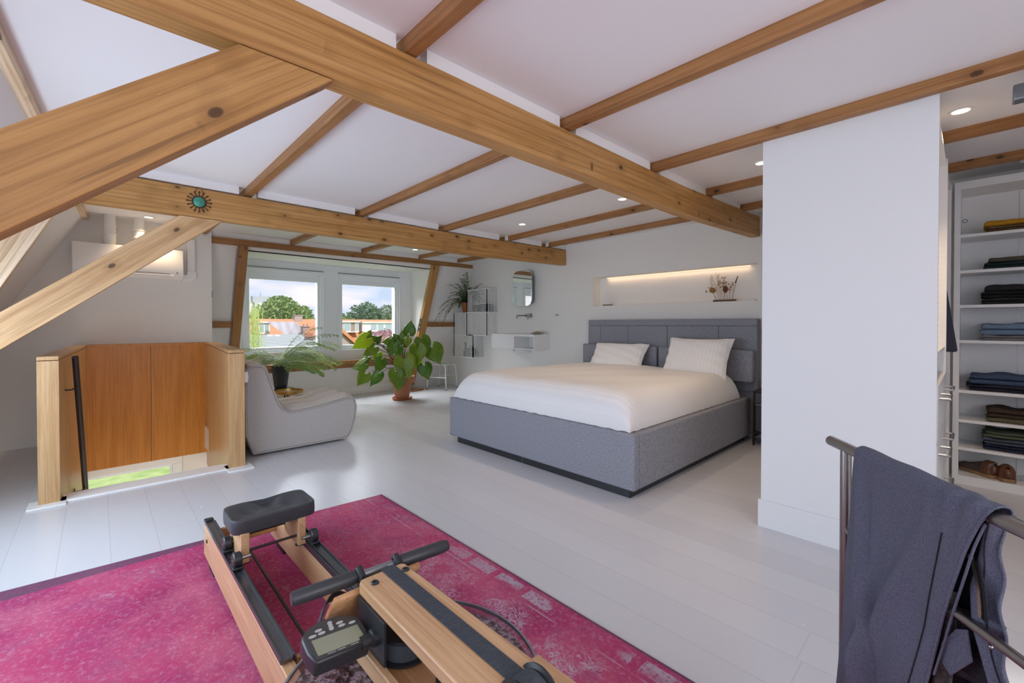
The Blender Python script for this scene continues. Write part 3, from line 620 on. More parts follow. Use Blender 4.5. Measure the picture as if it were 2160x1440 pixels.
def heart(c, tip, nrm, size, m, cup=.25):
    """heart leaf: c = where the stalk meets the blade, tip direction, face normal"""
    t = V(tip).normalized(); nn = V(nrm); nn = (nn - t * nn.dot(t)).normalized(); s = t.cross(nn); mb = MB(); rows = 12
    out = [(-.30, .17, .06), (-.25, .33, .0), (-.12, .44, 0), (0, .48, 0), (.14, .48, 0), (.28, .44, 0), (.42, .36, 0), (.55, .26, 0), (.66, .16, 0), (.76, .08, 0), (.84, .03, 0), (.90, .0, 0)]
    vs = []; k = 4
    for a, wd, notch in out:
        for j in range(-k, k + 1):
            f = j / k; x = wd * f; aa = a
            if a < 0: aa = a + (1 - abs(f)) ** 1.0 * (-a) * .98 if abs(f) < .62 else a
            z = -cup * (x * x) * 1.2 - .18 * max(0, aa) ** 2 - .03 * abs(x) + .018 * math.sin(9 * aa + 3 * abs(x) * 6)
            vs.append(V(c) + (t * aa + s * x + nn * z) * size)
    w_ = 2 * k + 1
    mb.add(vs, [(i * w_ + j, i * w_ + j + 1, (i + 1) * w_ + j + 1, (i + 1) * w_ + j) for i in range(len(out) - 1) for j in range(w_ - 1)])
    return ob('leaf', mb, m, hp, smooth=60, solid=.0015)
rd = random.Random(5)
# (zoomed pixel x, y of the blade, tip angle on the picture (0 right, 90 up), size, depth towards photographer, facing tilt)
LV = [(150, 300, 215, .30, .10, 'y'), (215, 205, 60, .17, .0, 0), (310, 250, 20, .13, .05, 0), (395, 270, 45, .15, .02, 1), (300, 440, 215, .24, .12, 1), (195, 610, 225, .18, .1, 1), (150, 690, 200, .24, .16, 1), (385, 575, 260, .18, .05, 'y2'),
      (470, 680, 250, .24, .2, 0), (200, 900, 235, .24, .22, 1), (430, 890, 235, .25, .26, 0), (560, 300, 190, .17, .0, 0), (680, 260, 120, .16, -.1, 0), (790, 215, 100, .16, -.12, 0), (905, 90, 80, .22, -.1, 0), (845, 300, 60, .18, -.05, 1), (905, 310, 260, .14, .05, 0),
      (700, 390, 250, .25, .2, 0), (790, 460, 255, .20, .24, 1), (1180, 340, 300, .28, .05, 0), (1090, 500, 265, .31, .16, 0), (1360, 500, 300, .33, .0, 0), (930, 690, 285, .36, .28, 0), (1100, 670, 280, .14, .1, 'y'), (1230, 790, 290, .25, .12, 0), (790, 870, 270, .27, .36, 0), (820, 980, 265, .2, .3, 0)]
for px, py, an, sz, dp, kind in LV:
    b_ = crown + Rv * ((740 + px / 8 - 840) * .00745) + Tv * dp; b_.z = (842 - (680 + py / 8)) * .00745
    a = R(an); tip = Rv * math.cos(a) + V((0, 0, 1)) * math.sin(a) + Tv * rd.uniform(.05, .3)
    nr = Tv * 1.0 + V((0, 0, 1)) * rd.uniform(.35, .8) + Rv * rd.uniform(-.35, .35)
    base = b_ - tip.normalized() * sz * .25
    heart(base, tip, nr, sz, 'leafy' if kind in ('y', 'y2') else 'leaf')
    mid = crown.lerp(base, .55) + V((0, 0, .05 + .1 * abs(base.x - crown.x)))
    ob('leaf_stalk', MB().tube([crown + V((rd.uniform(-.02, .02), rd.uniform(-.02, .02), rd.uniform(-.05, .08))), mid, base], [.006, .005, .0035], 6), 'stalk', hp)
# ------------------------------------------------------------------ white wire-legged chair in the corner
ch = thing('side_chair', (-6.80, 4.66, 0), 'white chair with thin metal legs in the corner under the wire shelves', 'chair')
cx, cy = -6.80, 4.66; tilt = R(24)
def cw(x, y, z): return V((cx + x * math.cos(tilt) - y * math.sin(tilt), cy + x * math.sin(tilt) + y * math.cos(tilt), z))
ob('seat', MB().grid(16, 16, lambda u, v: cw(.42 * (u - .5) * (1 - .12 * (2 * v - 1) ** 2), .42 * (v - .5) * (1 - .1 * (2 * u - 1) ** 2), .458 - .012 * math.sin(math.pi * u) * math.sin(math.pi * v))), 'white', ch, solid=.012, smooth=60)
ob('backrest', MB().grid(14, 6, lambda u, v: cw(-.135 - .03 * (1 - (2 * u - 1) ** 2) - .005 * v, .42 * (u - .5) * (1 - .08 * (2 * v - 1) ** 4), .71 + .125 * v)), 'white', ch, solid=.012, smooth=60)
for sx, sy in ((1, 1), (1, -1), (-1, 1), (-1, -1)):
    lg = ob('leg', MB().tube([cw(sx * .11, sy * .13, .447), cw(sx * .16, sy * .165, .44), cw(sx * .175, sy * .18, .40), cw(sx * .205, sy * .205, .0)], .010, 8), 'white', ch)
    ob('foot_cap', MB().cyl(cw(sx * .2035, sy * .2035, .018), cw(sx * .205, sy * .205, 0), .012, 8), 'black', lg)
for sy in (1, -1):
    ob('back_post', MB().tube([cw(-.12, sy * .13, .445), cw(-.155, sy * .13, .5), cw(-.165, sy * .12, .78)], .009, 8), 'white', ch)
    ob('stretcher', MB().tube([cw(-.19, sy * .19, .22), cw(.19, sy * .19, .22)], .008, 8), 'white', ch)
ob('stretcher', MB().tube([cw(0, -.19, .22), cw(0, .19, .22)], .008, 8), 'white', ch)

# ------------------------------------------------------------------ wall-hung wire shelves, in three stacked cubes
wr = thing('wire_shelf', (-6.2, 5.05, .60), 'white wire cube shelves stepping up the wall in the corner', 'shelf')
ya, yb = 4.80, 5.045
def cube(x0, x1, z0, z1, left=True, right=False, bottom=True, top=True):
    def panel(p0, p1):
        n = max(4, round((V(p1) - V(p0)).length / .036)); g = MB()
        for i in range(n + 1):
            q = V(p0).lerp(V(p1), i / n); g.box(q.x - .0038, q.x + .0038, q.y - .0038, q.y + .0038, z0, z1)
        ob('wire_panel', g, 'white', wr, smooth=0)
    panel((x0, ya, 0), (x1, ya, 0))
    if left: panel((x0, ya, 0), (x0, yb, 0))
    if right: panel((x1, ya, 0), (x1, yb, 0))
    for z, f in ((z0, bottom), (z1, top)):
        if f: ob('shelf_plate', MB().box(x0 - .004, x1 + .004, ya - .004, yb, z - .006, z + .006), 'white', wr, smooth=0)
cube(-6.62, -6.06, .60, 1.0, True, True)
cube(-6.62, -6.235, 1.0, 1.40, True, False, False); cube(-6.235, -5.68, 1.0, 1.40, False, True, True)
cube(-6.235, -5.68, 1.40, 1.80, True, True, False)
# things in and on the wire shelves
fx, fy = -6.385, 4.93
pf = thing('potted_fern', (fx, fy, 1.406), 'dark trailing fern in an orange clay pot on the wire shelf', 'plant')
ob('pot', MB().lathe([(.085, 1.406), (.112, 1.57), (.118, 1.57), (.118, 1.585), (.10, 1.585), (.09, 1.55), (.0001, 1.55)], (fx, fy, 0), 24), 'pot2', pf)
rd = random.Random(21)
stems = [(R(a), R(e_), L, dr) for a, e_, L, dr in ((-60, 75, .55, 1.6), (-110, 70, .55, 1.8), (200, 60, .55, 1.9), (-80, 55, .5, 1.5), (30, 70, .6, 1.9), (-20, 55, .55, 1.6), (240, 40, .62, 2.1), (225, 30, .75, 2.3), (260, 35, .6, 1.7), (-40, 80, .6, 1.6), (170, 50, .5, 1.8), (0, 45, .55, 1.2), (-100, 85, .52, 1.2), (250, 15, .85, 2.0))]
stems += [(a + R(13), e_ * .85, L * .85, dr * 1.15) for a, e_, L, dr in stems]
fern(pf, (fx, fy), 1.57, stems, 'fern2', .075, .011, False, rd)
for (az, el, L, dr) in stems[:10]:
    pass
gb = mat('dark_green_box', (.02, .05, .035), .5); gb2 = mat('dark_slate_box', (.05, .06, .065), .5)
g = MB(); [g.box(-6.13, -5.97, 4.86, 5.0, 1.408 + k * .045, 1.408 + k * .045 + .038) for k in range(3)]; g.box(-6.125, -5.975, 4.865, 4.995, 1.408, 1.535)
tag(ob('storage_box', g, gb, loc=(-6.05, 4.93, 1.41), bevel=.004), 'dark green ribbed box in the top wire cube beside the clay pot', 'box')
g = MB(); [g.box(-5.955, -5.77, 4.86 + .02 * (k % 2), 5.0, 1.408 + k * .028, 1.408 + k * .028 + .026) for k in range(5)]
tag(ob('storage_box', g, gb2, loc=(-5.86, 4.93, 1.41), bevel=.002), 'dark slatted box nearer the mirror in the top wire cube', 'box')
navy = mat('dark_navy_plastic', (.045, .06, .085), .4)
spb = thing('spray_bottle', (-6.42, 4.92, .607), 'dark spray bottle in the lowest wire cube', 'bottle')
ob('bottle', MB().lathe([(.05, .607), (.05, .64), (.035, .73), (.018, .79), (.018, .81), (.0001, .81)], (-6.42, 4.92, 0), 20), navy, spb)
ob('spray_head', MB().prism([(-6.44, 4.91, .81), (-6.40, 4.91, .81), (-6.40, 4.91, .85), (-6.46, 4.91, .87), (-6.47, 4.91, .855), (-6.445, 4.91, .84)], (0, .025, 0)), 'black', spb, bevel=.004)
wc = thing('watering_can', (-6.26, 4.92, .607), 'dark round watering can beside the spray bottle', 'watering can')
ob('tank', MB().lathe([(.07, .607), (.09, .65), (.085, .73), (.06, .765), (.0001, .77)], (-6.27, 4.92, 0), 24), navy, wc)
ob('spout', MB().tube([(-6.20, 4.92, .64), (-6.15, 4.92, .70), (-6.12, 4.92, .79)], [.012, .009, .008], 10), navy, wc)
ob('handle', MB().tube([(-6.33, 4.92, .74), (-6.30, 4.92, .80), (-6.24, 4.92, .80), (-6.21, 4.92, .74)], .008, 8), navy, wc)

# ------------------------------------------------------------------ wash corner
sk = thing('washbasin', (-4.94, 5.05, .81), 'white wall-hung washbasin with an open compartment', 'sink')
z0, z1, x0, x1, y0 = .81, 1.04, -5.43, -4.47, 4.69
mb = MB().box(x0, -4.90, y0, 5.045, z0, z1 - .02).box(-4.90, x1, y0, 5.045, z0, z0 + .014).box(-4.90, x1, y0, 5.045, z1 - .034, z1 - .02).box(x1 - .014, x1, y0, 5.045, z0 + .014, z1 - .034).box(-4.90, x1 - .014, 5.03, 5.045, z0 + .014, z1 - .034)
ob('cabinet', mb, 'white', sk, bevel=.0015, smooth=0)
mb = MB().box(x0, x1, y0, y0 + .03, z1 - .02, z1).box(x0, x1, 4.98, 5.045, z1 - .02, z1).box(x0, x0 + .04, y0 + .03, 4.98, z1 - .02, z1).box(-4.92, x1, y0 + .03, 4.98, z1 - .02, z1).box(x0 + .04, -4.92, y0 + .03, 4.98, z1 - .0199, z1 - .019)
ob('basin_top', mb, 'white', sk, bevel=.0015, smooth=0)
ob('drain_trap', MB().tube([(-5.08, 4.85, .81), (-5.08, 4.85, .755), (-5.05, 4.86, .735), (-5.0, 4.87, .75), (-4.96, 4.88, .76), (-4.9, 4.95, .76), (-4.9, 5.05, .76)], .017, 12), 'plastic', sk)
ta = thing('wall_tap', (-4.95, 5.05, 1.33), 'brushed steel wall tap with a long spout over the washbasin', 'tap')
ob('spout', MB().tube([(-4.985, 5.05, 1.335), (-4.985, 4.87, 1.335), (-4.985, 4.845, 1.328), (-4.985, 4.835, 1.31), (-4.985, 4.835, 1.285)], .011, 12), 'steel', ta)
ob('spout_rosette', MB().lathe([(.0001, 0), (.03, 0), (.03, .008), (.0001, .008)], (-4.985, 5.05, 1.335), 20, (0, -1, 0)), 'steel', ta)
ob('control_rosette', MB().lathe([(.0001, 0), (.034, 0), (.034, .05), (.0001, .05)], (-4.885, 5.05, 1.335), 20, (0, -1, 0)), 'steel', ta)
ob('lever', MB().cyl((-4.885, 5.01, 1.335), (-4.90, 4.99, 1.275), .006, 8), 'steel', ta)
mc = thing('mirror_cabinet', (-4.96, 5.05, 1.48), 'slim mirror cabinet with cut-off corners above the tap', 'mirror')
def rrect(x0, x1, z0, z1, r, y, n=6): return [(cx_ + r * math.cos(a), y, cz_ + r * math.sin(a)) for cx_, cz_, a0 in ((x1 - r, z1 - r, 0), (x0 + r, z1 - r, 90), (x0 + r, z0 + r, 180), (x1 - r, z0 + r, 270)) for a in (R(a0 + 90 * k / n) for k in range(n + 1))]
ob('cabinet_body', MB().prism(rrect(-5.08, -4.80, 1.52, 2.0, .09, 4.945), (0, .10, 0)), 'grey_metal', mc, smooth=40)
ob('mirror_face', MB().prism(rrect(-5.175, -4.752, 1.485, 2.05, .085, 4.93, 2), (0, .012, 0)), 'mirror', mc, bevel=.002, smooth=20)
for z in (1.60, 1.93): ob('hinge_bar', MB().cyl((-4.80, 4.99, z), (-4.765, 4.945, z), .007, 8), 'chrome', mc)
sd = thing('soap_dish', (-4.56, 4.86, 1.04), 'small soap dish on the end of the washbasin', 'soap dish')
ob('dish', MB().lathe([(.05, 1.04), (.10, 1.062), (.105, 1.066), (.09, 1.062), (.0001, 1.05)], (-4.56, 4.86, 0), 24), mat('stone_grey', (.42, .43, .36), .6), sd)
ob('soap_bar', MB().ell((-4.56, 4.86, 1.072), (.07, .035, .016), 16, 8), mat('tan_soap', (.42, .30, .15), .6), sd)
hk = thing('wall_hook', (-4.30, 5.05, 1.33), 'tiny steel coat hook on the bare wall between tap and bed', 'hook')
ob('peg', MB().cyl((-4.30, 5.05, 1.33), (-4.30, 5.0, 1.335), .006, 10), 'steel', hk); ob('knob', MB().ell((-4.30, 4.998, 1.335), (.012, .01, .012), 12, 8), 'steel', hk)
for k in range(3): tag(ob('switch_plate', MB().obox((xs(1.26 - .075 * k) + .075 - .0, 4.145, 1.262 - .078 * k), V((.013, 0, .033)), (0, .035, 0), (-.005, 0, .002)), 'grey_metal', loc=(-6.75, 4.15, 1.26 - .078 * k), bevel=.003), '%s of the three stacked switches on the dormer post' % ('top', 'middle', 'bottom')[k], 'switch', 'switches on the dormer post')

# ------------------------------------------------------------------ bed
bd = thing('bed', (-2.63, 3.7, 0), 'wide grey felt upholstered bed standing against the back wall', 'bed')
bx0, bx1, by0, by1, bz = -3.695, -1.563, 2.62, 4.86, .45
t = .075
ob('foot_panel', MB().box(bx0, bx1, by0, by0 + t, .06, bz), 'bed', bd, bevel=.014, seg=3)
for nm, xa in (('side_panel', bx0), ('side_panel', bx1 - t)): ob(nm, MB().box(xa, xa + t, by0 + t + .004, by1, .06, bz - .002), 'bed', bd, bevel=.014, seg=3)
ob('plinth', MB().box(bx0 + .10, bx1 - .05, by0 + .03, by1, 0, .062), 'black', bd, bevel=.002, smooth=0)
ob('plinth_joint', MB().box(-2.665, -2.661, by0 + .028, by0 + .03, .004, .058), 'grey_metal', bd, smooth=0)
ob('slat_base', MB().box(bx0 + t, bx1 - t, by0 + t, by1, .30, .36), 'black', bd, smooth=0)
hx0, hx1, hy0, hy1, hz = -3.64, -1.515, 4.905, 5.02, 1.253
ob('headboard', MB().box(hx0, hx1, hy0 + .012, hy1, .06, hz), 'bed', bd, bevel=.015, seg=3)
xsm = [hx0, -3.44, -3.02, -2.49, -1.90, hx1]
for a, b in zip(xsm[:-1], xsm[1:]): ob('headboard_panel', MB().box(a + .001, b - .001, hy0 - .004, hy0 + .03, .5, hz - .075), 'bed', bd, bevel=.008, seg=3)
ob('headboard_top', MB().box(hx0, hx1, hy0 - .004, hy0 + .03, hz - .074, hz), 'bed', bd, bevel=.01, seg=3)
for a, b, lab in ((-3.66, -2.575, None), (-2.555, -1.525, None)): ob('bolster_panel', MB().box(a, b, hy0 - .105, hy0 - .008, .60, .93), 'bed', bd, bevel=.02, seg=4)
mt = ob('mattress', MB().box(bx0 + t + .01, bx1 - t - .01, by0 + t + .01, 4.78, .36, .52), 'white', bd, bevel=.03, smooth=0)
# duvet
dx0, dx1, dy0, dy1 = bx0 + .022, bx1 - .050, by0 + .028, 4.72
rd = random.Random(2)
def duv(u, v):
    a, b = (u - .5) * math.pi, (v - .5) * math.pi
    U, Vv = math.sin(a), math.sin(b)
    x = (dx0 + dx1) / 2 + (dx1 - dx0) / 2 * U; y = (dy0 + dy1) / 2 + (dy1 - dy0) / 2 * Vv
    rnd_ = lambda d, r: math.sqrt(max(0, 1 - (1 - min(1, d / r)) ** 3.2))
    hx_ = rnd_((1 - abs(U)) * (dx1 - dx0) / 2, .26); fy_ = rnd_((1 - abs(Vv)) * (dy1 - dy0) / 2, .26 if Vv < 0 else .12)
    h = (.252 + .012 * (1 - U * U)) * hx_ * fy_ + .005 * math.sin(x * 5.1 + y * 2.3) * hx_ * fy_ + .004 * math.sin(x * 11 - y * 7) * hx_ * fy_
    ed = max(abs(U), abs(Vv)); pk = .012 * math.sin((x * 1.0 if abs(Vv) > abs(U) else y) * 52) * max(0, (ed - .93) / .07)
    return V((x, y, .4525 + h + pk * .12 * (1 + math.sin(x * 7 + y * 5))))
ob('duvet', MB().grid(110, 110, duv), 'duvet', tag(bd) if False else None, loc=(-2.63, 3.7, .44), smooth=80)
tag(bpy.data.objects['duvet'], 'white striped duvet spread over the grey bed', 'duvet')
def pillow(c, w, h, th, rx, rz, lab, seed):
    rd = random.Random(seed); Mx = Matrix.Translation(V(c)) @ Matrix.Rotation(R(rz), 4, 'Z') @ Matrix.Rotation(R(rx), 4, 'X')
    mb = MB()
    def side(sg):
        def fn(u, v):
            a, b = 2 * u - 1, 2 * v - 1
            px = a * w / 2 * (1 - .07 * (1 - b * b) ** 1.5 * a * a); pz = b * h / 2 * (1 - .10 * (1 - a * a) ** 1.5 * b * b)
            t_ = th / 2 * ((1 - a ** 4) * (1 - b ** 4)) ** .62
            wr = .010 * math.sin(a * 9 + b * 5 + seed) * math.sin(b * 7 - a * 3) * (abs(a) ** 2 + .3)
            return Mx @ V((px, sg * t_ + wr * (1 if t_ > .01 else 0), pz))
        return fn
    k = 36; mb.grid(k, k, side(-1)); mb.grid(k, k, side(1))
    o = ob('pillow', mb, 'pillow', loc=c, smooth=80)
    # hemmed open end
    bpy.context.view_layer.update()
    return tag(o, lab, 'pillow')
pillow((-2.99, 4.62, .80), .72, .40, .17, -38, 4, 'white striped pillow lower on the headboard, nearer the washbasin', 3)
pillow((-2.01, 4.60, .845), .70, .46, .18, -27, -3, 'white striped pillow standing higher, nearer the nightstand', 8)
ns = thing('nightstand', (-1.30, 4.85, 0), 'dark grey nightstand half hidden behind the white partition', 'nightstand')
dk = mat('anthracite_panel', (.06, .065, .075), .4)
ob('carcass', MB().box(-1.49, -1.475, 4.70, 5.03, .08, .54).box(-1.105, -1.09, 4.70, 5.03, .08, .54).box(-1.475, -1.105, 4.70, 5.03, .525, .54).box(-1.475, -1.105, 4.70, 5.03, .12, .135).box(-1.475, -1.105, 5.01, 5.03, .135, .525), 'darkmetal', ns, bevel=.002, smooth=0)
dr = ob('drawer', MB().box(-1.472, -1.108, 4.705, 5.0, .415, .522), dk, ns, bevel=.002, smooth=0); ob('drawer_pull', MB().box(-1.47, -1.11, 4.698, 4.706, .40, .412), 'steel', dr, smooth=0)
ob('drawer', MB().box(-1.472, -1.108, 4.72, 5.0, .138, .396), dk, ns, bevel=.002, smooth=0)
for x in (-1.482, -1.098):
    for y in (4.708, 5.02): ob('leg', MB().box(x - .009, x + .009, y - .009, y + .009, 0, .12), 'darkmetal', ns, smooth=0)
# niche contents and its light strip
NB = YB + nd
ls = tag(ob('led_strip', MB().box(nx0 + .12, nx1 - .12, NB - .012, NB - .002, nz1 - .010, nz1 - .002), 'led', loc=(-2.6, NB, nz1), smooth=0), 'warm light strip along the top of the wall niche', 'light strip')
light('niche_glow', 'AREA', (-2.6, NB - .03, nz1 - .012), (0, 0, 0), .55, (1, .66, .38), shape='RECTANGLE', size=1.85, size_y=.02)
tag(ob('glasses_case', MB().box(-3.56, -3.43, 5.12, 5.18, nz0, nz0 + .022), mat('olive_grey', (.2, .2, .16), .6), loc=(-3.5, 5.15, nz0), bevel=.006), 'small grey case lying at the washbasin end of the niche', 'case')
tag(ob('booklet', MB().box(-1.73, -1.60, 5.09, 5.19, nz0, nz0 + .012), 'white', loc=(-1.66, 5.14, nz0), bevel=.001, smooth=0), 'thin white booklet in the niche beside the dried flowers', 'book')
df = thing('dried_flowers', (-1.92, 5.12, nz0), 'dried flower stems in a dark wooden stand in the wall niche', 'dried flowers')
ob('wooden_base', MB().box(-2.04, -1.80, 5.10, 5.14, nz0, nz0 + .024), mat('dark_walnut', (.10, .045, .02), .5), df, bevel=.002, smooth=0)
tan = mat('straw', (.42, .27, .10), .8); ocre = mat('ochre_bloom', (.30, .17, .05), .8); rust = mat('rust_bloom', (.14, .04, .025), .8); dkst = mat('dark_seed_head', (.07, .04, .05), .8)
def stemf(x, lean, hgt, m): 
    p = [V((x, 5.12, nz0 + .02)), V((x + lean * .4, 5.12, nz0 + hgt * .55)), V((x + lean, 5.115, nz0 + hgt))]
    return ob('flower_stem', MB().tube(p, .0022, 5), m, df), p[-1]
rd = random.Random(4)
for x, lean, hg, kind in ((-2.02, -.03, .135, 'ball'), (-2.00, -.10, .17, 'tiny'), (-1.975, -.09, .29, 'grass'), (-1.96, -.03, .30, 'grass'), (-1.945, -.015, .235, 'spray'), (-1.925, .0, .27, 'spray'), (-1.915, -.01, .21, 'spray'), (-1.89, -.02, .15, 'rust'), (-1.87, .02, .20, 'spray'), (-1.84, .06, .27, 'dark')):
    s_, e_ = stemf(x, lean, hg, tan if kind != 'dark' else dkst); mb = MB()
    if kind == 'ball': mb.ell(e_, (.035, .02, .032), 12, 8); ob('bloom', mb, ocre, s_)
    elif kind == 'rust': mb.ell(e_ + V((0, 0, -.01)), (.028, .012, .04), 12, 8); ob('bloom', mb, rust, s_)
    elif kind == 'grass':
        for k in range(26): q = e_ + V((rd.uniform(-.012, .012) - lean * k * .012 * .3, rd.uniform(-.01, .01), -.006 * k)); mb.tube([q, q + V((rd.uniform(-.03, .03), 0, .035))], [.0018, .0004], 4)
        ob('bloom', mb, tan, s_)
    elif kind == 'dark':
        for k in range(6): mb.ell(e_ + V((-.008 * k * .6, 0, -.012 * k)), (.006, .005, .009), 8, 6)
        ob('bloom', mb, dkst, s_)
    else:
        for k in range(9): mb.ell(e_ + V((rd.uniform(-.03, .03), rd.uniform(-.01, .01), rd.uniform(-.07, .01))), (.008, .006, .007), 8, 5)
        ob('bloom', mb, ocre if kind == 'spray' else tan, s_)

# ------------------------------------------------------------------ walk-in closet behind the partition
cl = thing('closet', (-.4, 3.7, 0), 'white open closet with drawers standing behind the partition', 'closet')
XF = -.112
for y in (2.875, 3.88, 4.625):
    p = ob('side_panel', MB().box(-.70, XF, y, y + .018, 0, 2.24), 'white', cl, smooth=0)
    if y > 3: 
        h = MB()
        for k in range(56): z = .18 + k * .036; h.box(XF - .042, XF - .037, y - .0006, y + .001, z, z + .005)
        ob('peg_holes', h, 'black', p, smooth=0)
ob('back_panel', MB().box(-.72, -.70, 2.875, 4.64, 0, 2.24), 'white', cl, smooth=0)
for y0, y1, zs in ((2.893, 3.88, (.06, 1.04, 2.2)), (3.898, 4.625, (.06, .36, .62, 2.2))):
    for z in zs: ob('shelf', MB().box(-.70, XF - .006, y0, y1, z, z + .018), 'white', cl, smooth=0)
for z0, z1 in ((.09, .35), (.36, .62), (.63, .90)):
    d_ = ob('drawer', MB().box(-.68, XF + .002, 2.897, 3.876, z0, z1), 'white', cl, bevel=.002, smooth=0)
    zc = z1 - .075
    for ya_ in (3.05, 3.5): ob('drawer_handle', MB().tube([(XF, ya_, zc), (XF + .04, ya_, zc), (XF + .04, ya_ + .20, zc), (XF, ya_ + .20, zc)], .006, 8), 'steel', d_)
jk = mat('navy_wool', (.03, .035, .06), .9)
hj = thing('hanging_jacket', (-.3, 4.2, 1.0), 'dark navy garment hanging in the far bay of the closet', 'jacket')
ob('body', MB().hexa([(-.5, 4.22, 1.0), (-.066, 4.22, 1.01), (-.066, 4.30, 1.01), (-.5, 4.30, 1.0), (-.42, 4.24, 1.85), (-.17, 4.24, 1.80), (-.17, 4.28, 1.80), (-.42, 4.28, 1.85)]), jk, hj, bevel=.012)
ob('hanger_hook', MB().tube([(-.3, 4.26, 1.84), (-.3, 4.26, 1.92), (-.29, 4.26, 1.94)], .003, 6), 'chrome', hj)
cr = ob('hanging_rail', MB().cyl((-.30, 3.898, 1.94), (-.30, 4.625, 1.94), .012, 12), 'chrome', cl)
# open shelf unit on the back wall
su = thing('shelf_unit', (.42, 4.87, 0), 'white open shelf unit with folded clothes and shoes', 'shelf unit')
sx0, sx1, sy0, sy1 = -.098, 1.05, 4.69, 5.04
for x in (sx0, sx1 - .034): ob('side_panel', MB().box(x, x + .034, sy0, sy1, 0, 2.26), 'white', su, bevel=.001, smooth=0)
ob('back_panel', MB().box(sx0 + .034, sx1 - .034, sy1 - .012, sy1, 0, 2.26), 'white', su, smooth=0)
ob('back_seam', MB().box(.236, .239, sy1 - .0135, sy1 - .012, .06, 2.2), 'grey_metal', su, smooth=0)
ob('top_panel', MB().box(sx0 + .034, sx1 - .034, sy0, sy1 - .012, 2.205, 2.26), 'white', su, smooth=0)
ob('base_panel', MB().box(sx0 + .034, sx1 - .034, sy0, sy1 - .012, 0, .065), 'white', su, smooth=0)
ob('cable_grommet', MB().lathe([(.010, 0), (.017, 0), (.017, .004), (.010, .004), (.010, 0)], (-.045, sy1 - .012, 2.02), 18, (0, -1, 0)), 'grey_metal', su)
SZ = [1.866, 1.60, 1.342, 1.079, .705, .485, .277]
for z in SZ: ob('shelf', MB().box(sx0 + .034, sx1 - .034, sy0 + .004, sy1 - .012, z - .022, z), 'white', su, bevel=.001, smooth=0)
def garment(name, x, z, w, h, col, lab, cat, seed, dx=0, layers=2):
    """a folded garment: a soft slab with rounded fold on its left end and loose leaves on the front"""
    rd = random.Random(seed); m = fabric('cloth_%d' % seed, tuple(c * .75 for c in col), tuple(min(1, c * 1.25) for c in col), 180)
    y0, y1 = 4.715 + rd.uniform(0, .02), 4.99; mb = MB()
    for k in range(layers):
        za, zb = z + h * k / layers, z + h * (k + 1) / layers - .001; sh = rd.uniform(0, .022)
        def fn(u, v, sg):
            a, b = math.sin((u - .5) * math.pi), math.sin((v - .5) * math.pi); v = .5 + b * .5
            t_ = ((1 - abs(a) ** 22) * (1 - abs(b) ** 14)) ** .5; u = .5 + a * .5
            wv = (.006 * math.sin(9 * u + seed + k) + .004 * math.sin(17 * u + 5 * v + seed)) * min(1, h / .06)
            return V((x + sh + dx * k + w * u, y0 + sh * .5 + (y1 - y0) * v + .006 * math.sin(13 * u + seed), (za + zb) / 2 + (zb - za) / 2 * sg * t_ + (wv * t_ if k == layers - 1 and sg > 0 else 0)))
        mb.grid(26, 12, lambda u, v: fn(u, v, 1)); mb.grid(26, 12, lambda u, v: fn(u, v, -1))
    return tag(ob(name, mb, m, loc=(x + w / 2, 4.85, z), smooth=70), lab, cat, 'folded clothes on the open shelves')
G = garment
G('folded_shirt', .062, 1.866, .36, .045, (.16, .10, .05), 'tan folded top under the mustard one on the highest shelf', 'clothes', 31)
G('folded_shirt', .05, 1.911, .38, .04, (.50, .25, .02), 'mustard yellow folded top on the highest shelf', 'clothes', 32, layers=1)
G('folded_shirt', .04, 1.60, .38, .05, (.025, .045, .045), 'dark teal folded top on the second shelf down', 'clothes', 33)
G('folded_shirt', .066, 1.65, .35, .036, (.09, .085, .06), 'olive grey folded top on the second shelf down', 'clothes', 34, layers=1)
G('folded_sweater', .03, 1.342, .38, .048, (.035, .034, .036), 'charcoal folded sweater at the bottom of the black stack', 'clothes', 35)
G('folded_sweater', .022, 1.390, .38, .05, (.018, .017, .018), 'black folded sweater in the middle of the black stack', 'clothes', 36)
G('folded_sweater', .06, 1.440, .35, .045, (.03, .029, .03), 'charcoal folded sweater on top of the black stack', 'clothes', 37, layers=1)
G('folded_trousers', .035, 1.079, .38, .04, (.30, .28, .28), 'light grey folded trousers under the pale blue jeans', 'clothes', 38)
G('folded_trousers', .03, 1.119, .37, .085, (.19, .26, .36), 'pale blue folded jeans on the middle shelf', 'clothes', 39, .012)
G('folded_trousers', -.03, .705, .44, .05, (.03, .028, .045), 'dark plum folded trousers under the blue jeans', 'clothes', 40)
G('folded_trousers', -.02, .755, .44, .075, (.06, .09, .16), 'mid blue folded jeans on the wide-gap shelf', 'clothes', 41, .01)
G('folded_trousers', .075, .485, .34, .035, (.13, .12, .065), 'olive folded trousers under the brown ones', 'clothes', 42, layers=1)
G('folded_trousers', .068, .520, .35, .062, (.06, .04, .026), 'dark brown folded trousers', 'clothes', 43, .006)
G('folded_trousers', .05, .277, .38, .045, (.025, .03, .06), 'navy folded trousers lowest in the stack above the shoes', 'clothes', 44)
G('folded_trousers', .055, .322, .37, .045, (.075, .09, .12), 'slate blue folded trousers in the stack above the shoes', 'clothes', 45)
G('folded_trousers', .05, .367, .38, .05, (.11, .125, .08), 'olive green folded trousers topping the stack above the shoes', 'clothes', 46, .01)
brn = mat('brown_leather', (.13, .05, .025), .3); brd = mat('brown_suede', (.085, .055, .045), .8); sole = mat('tan_sole', (.30, .17, .08), .6)
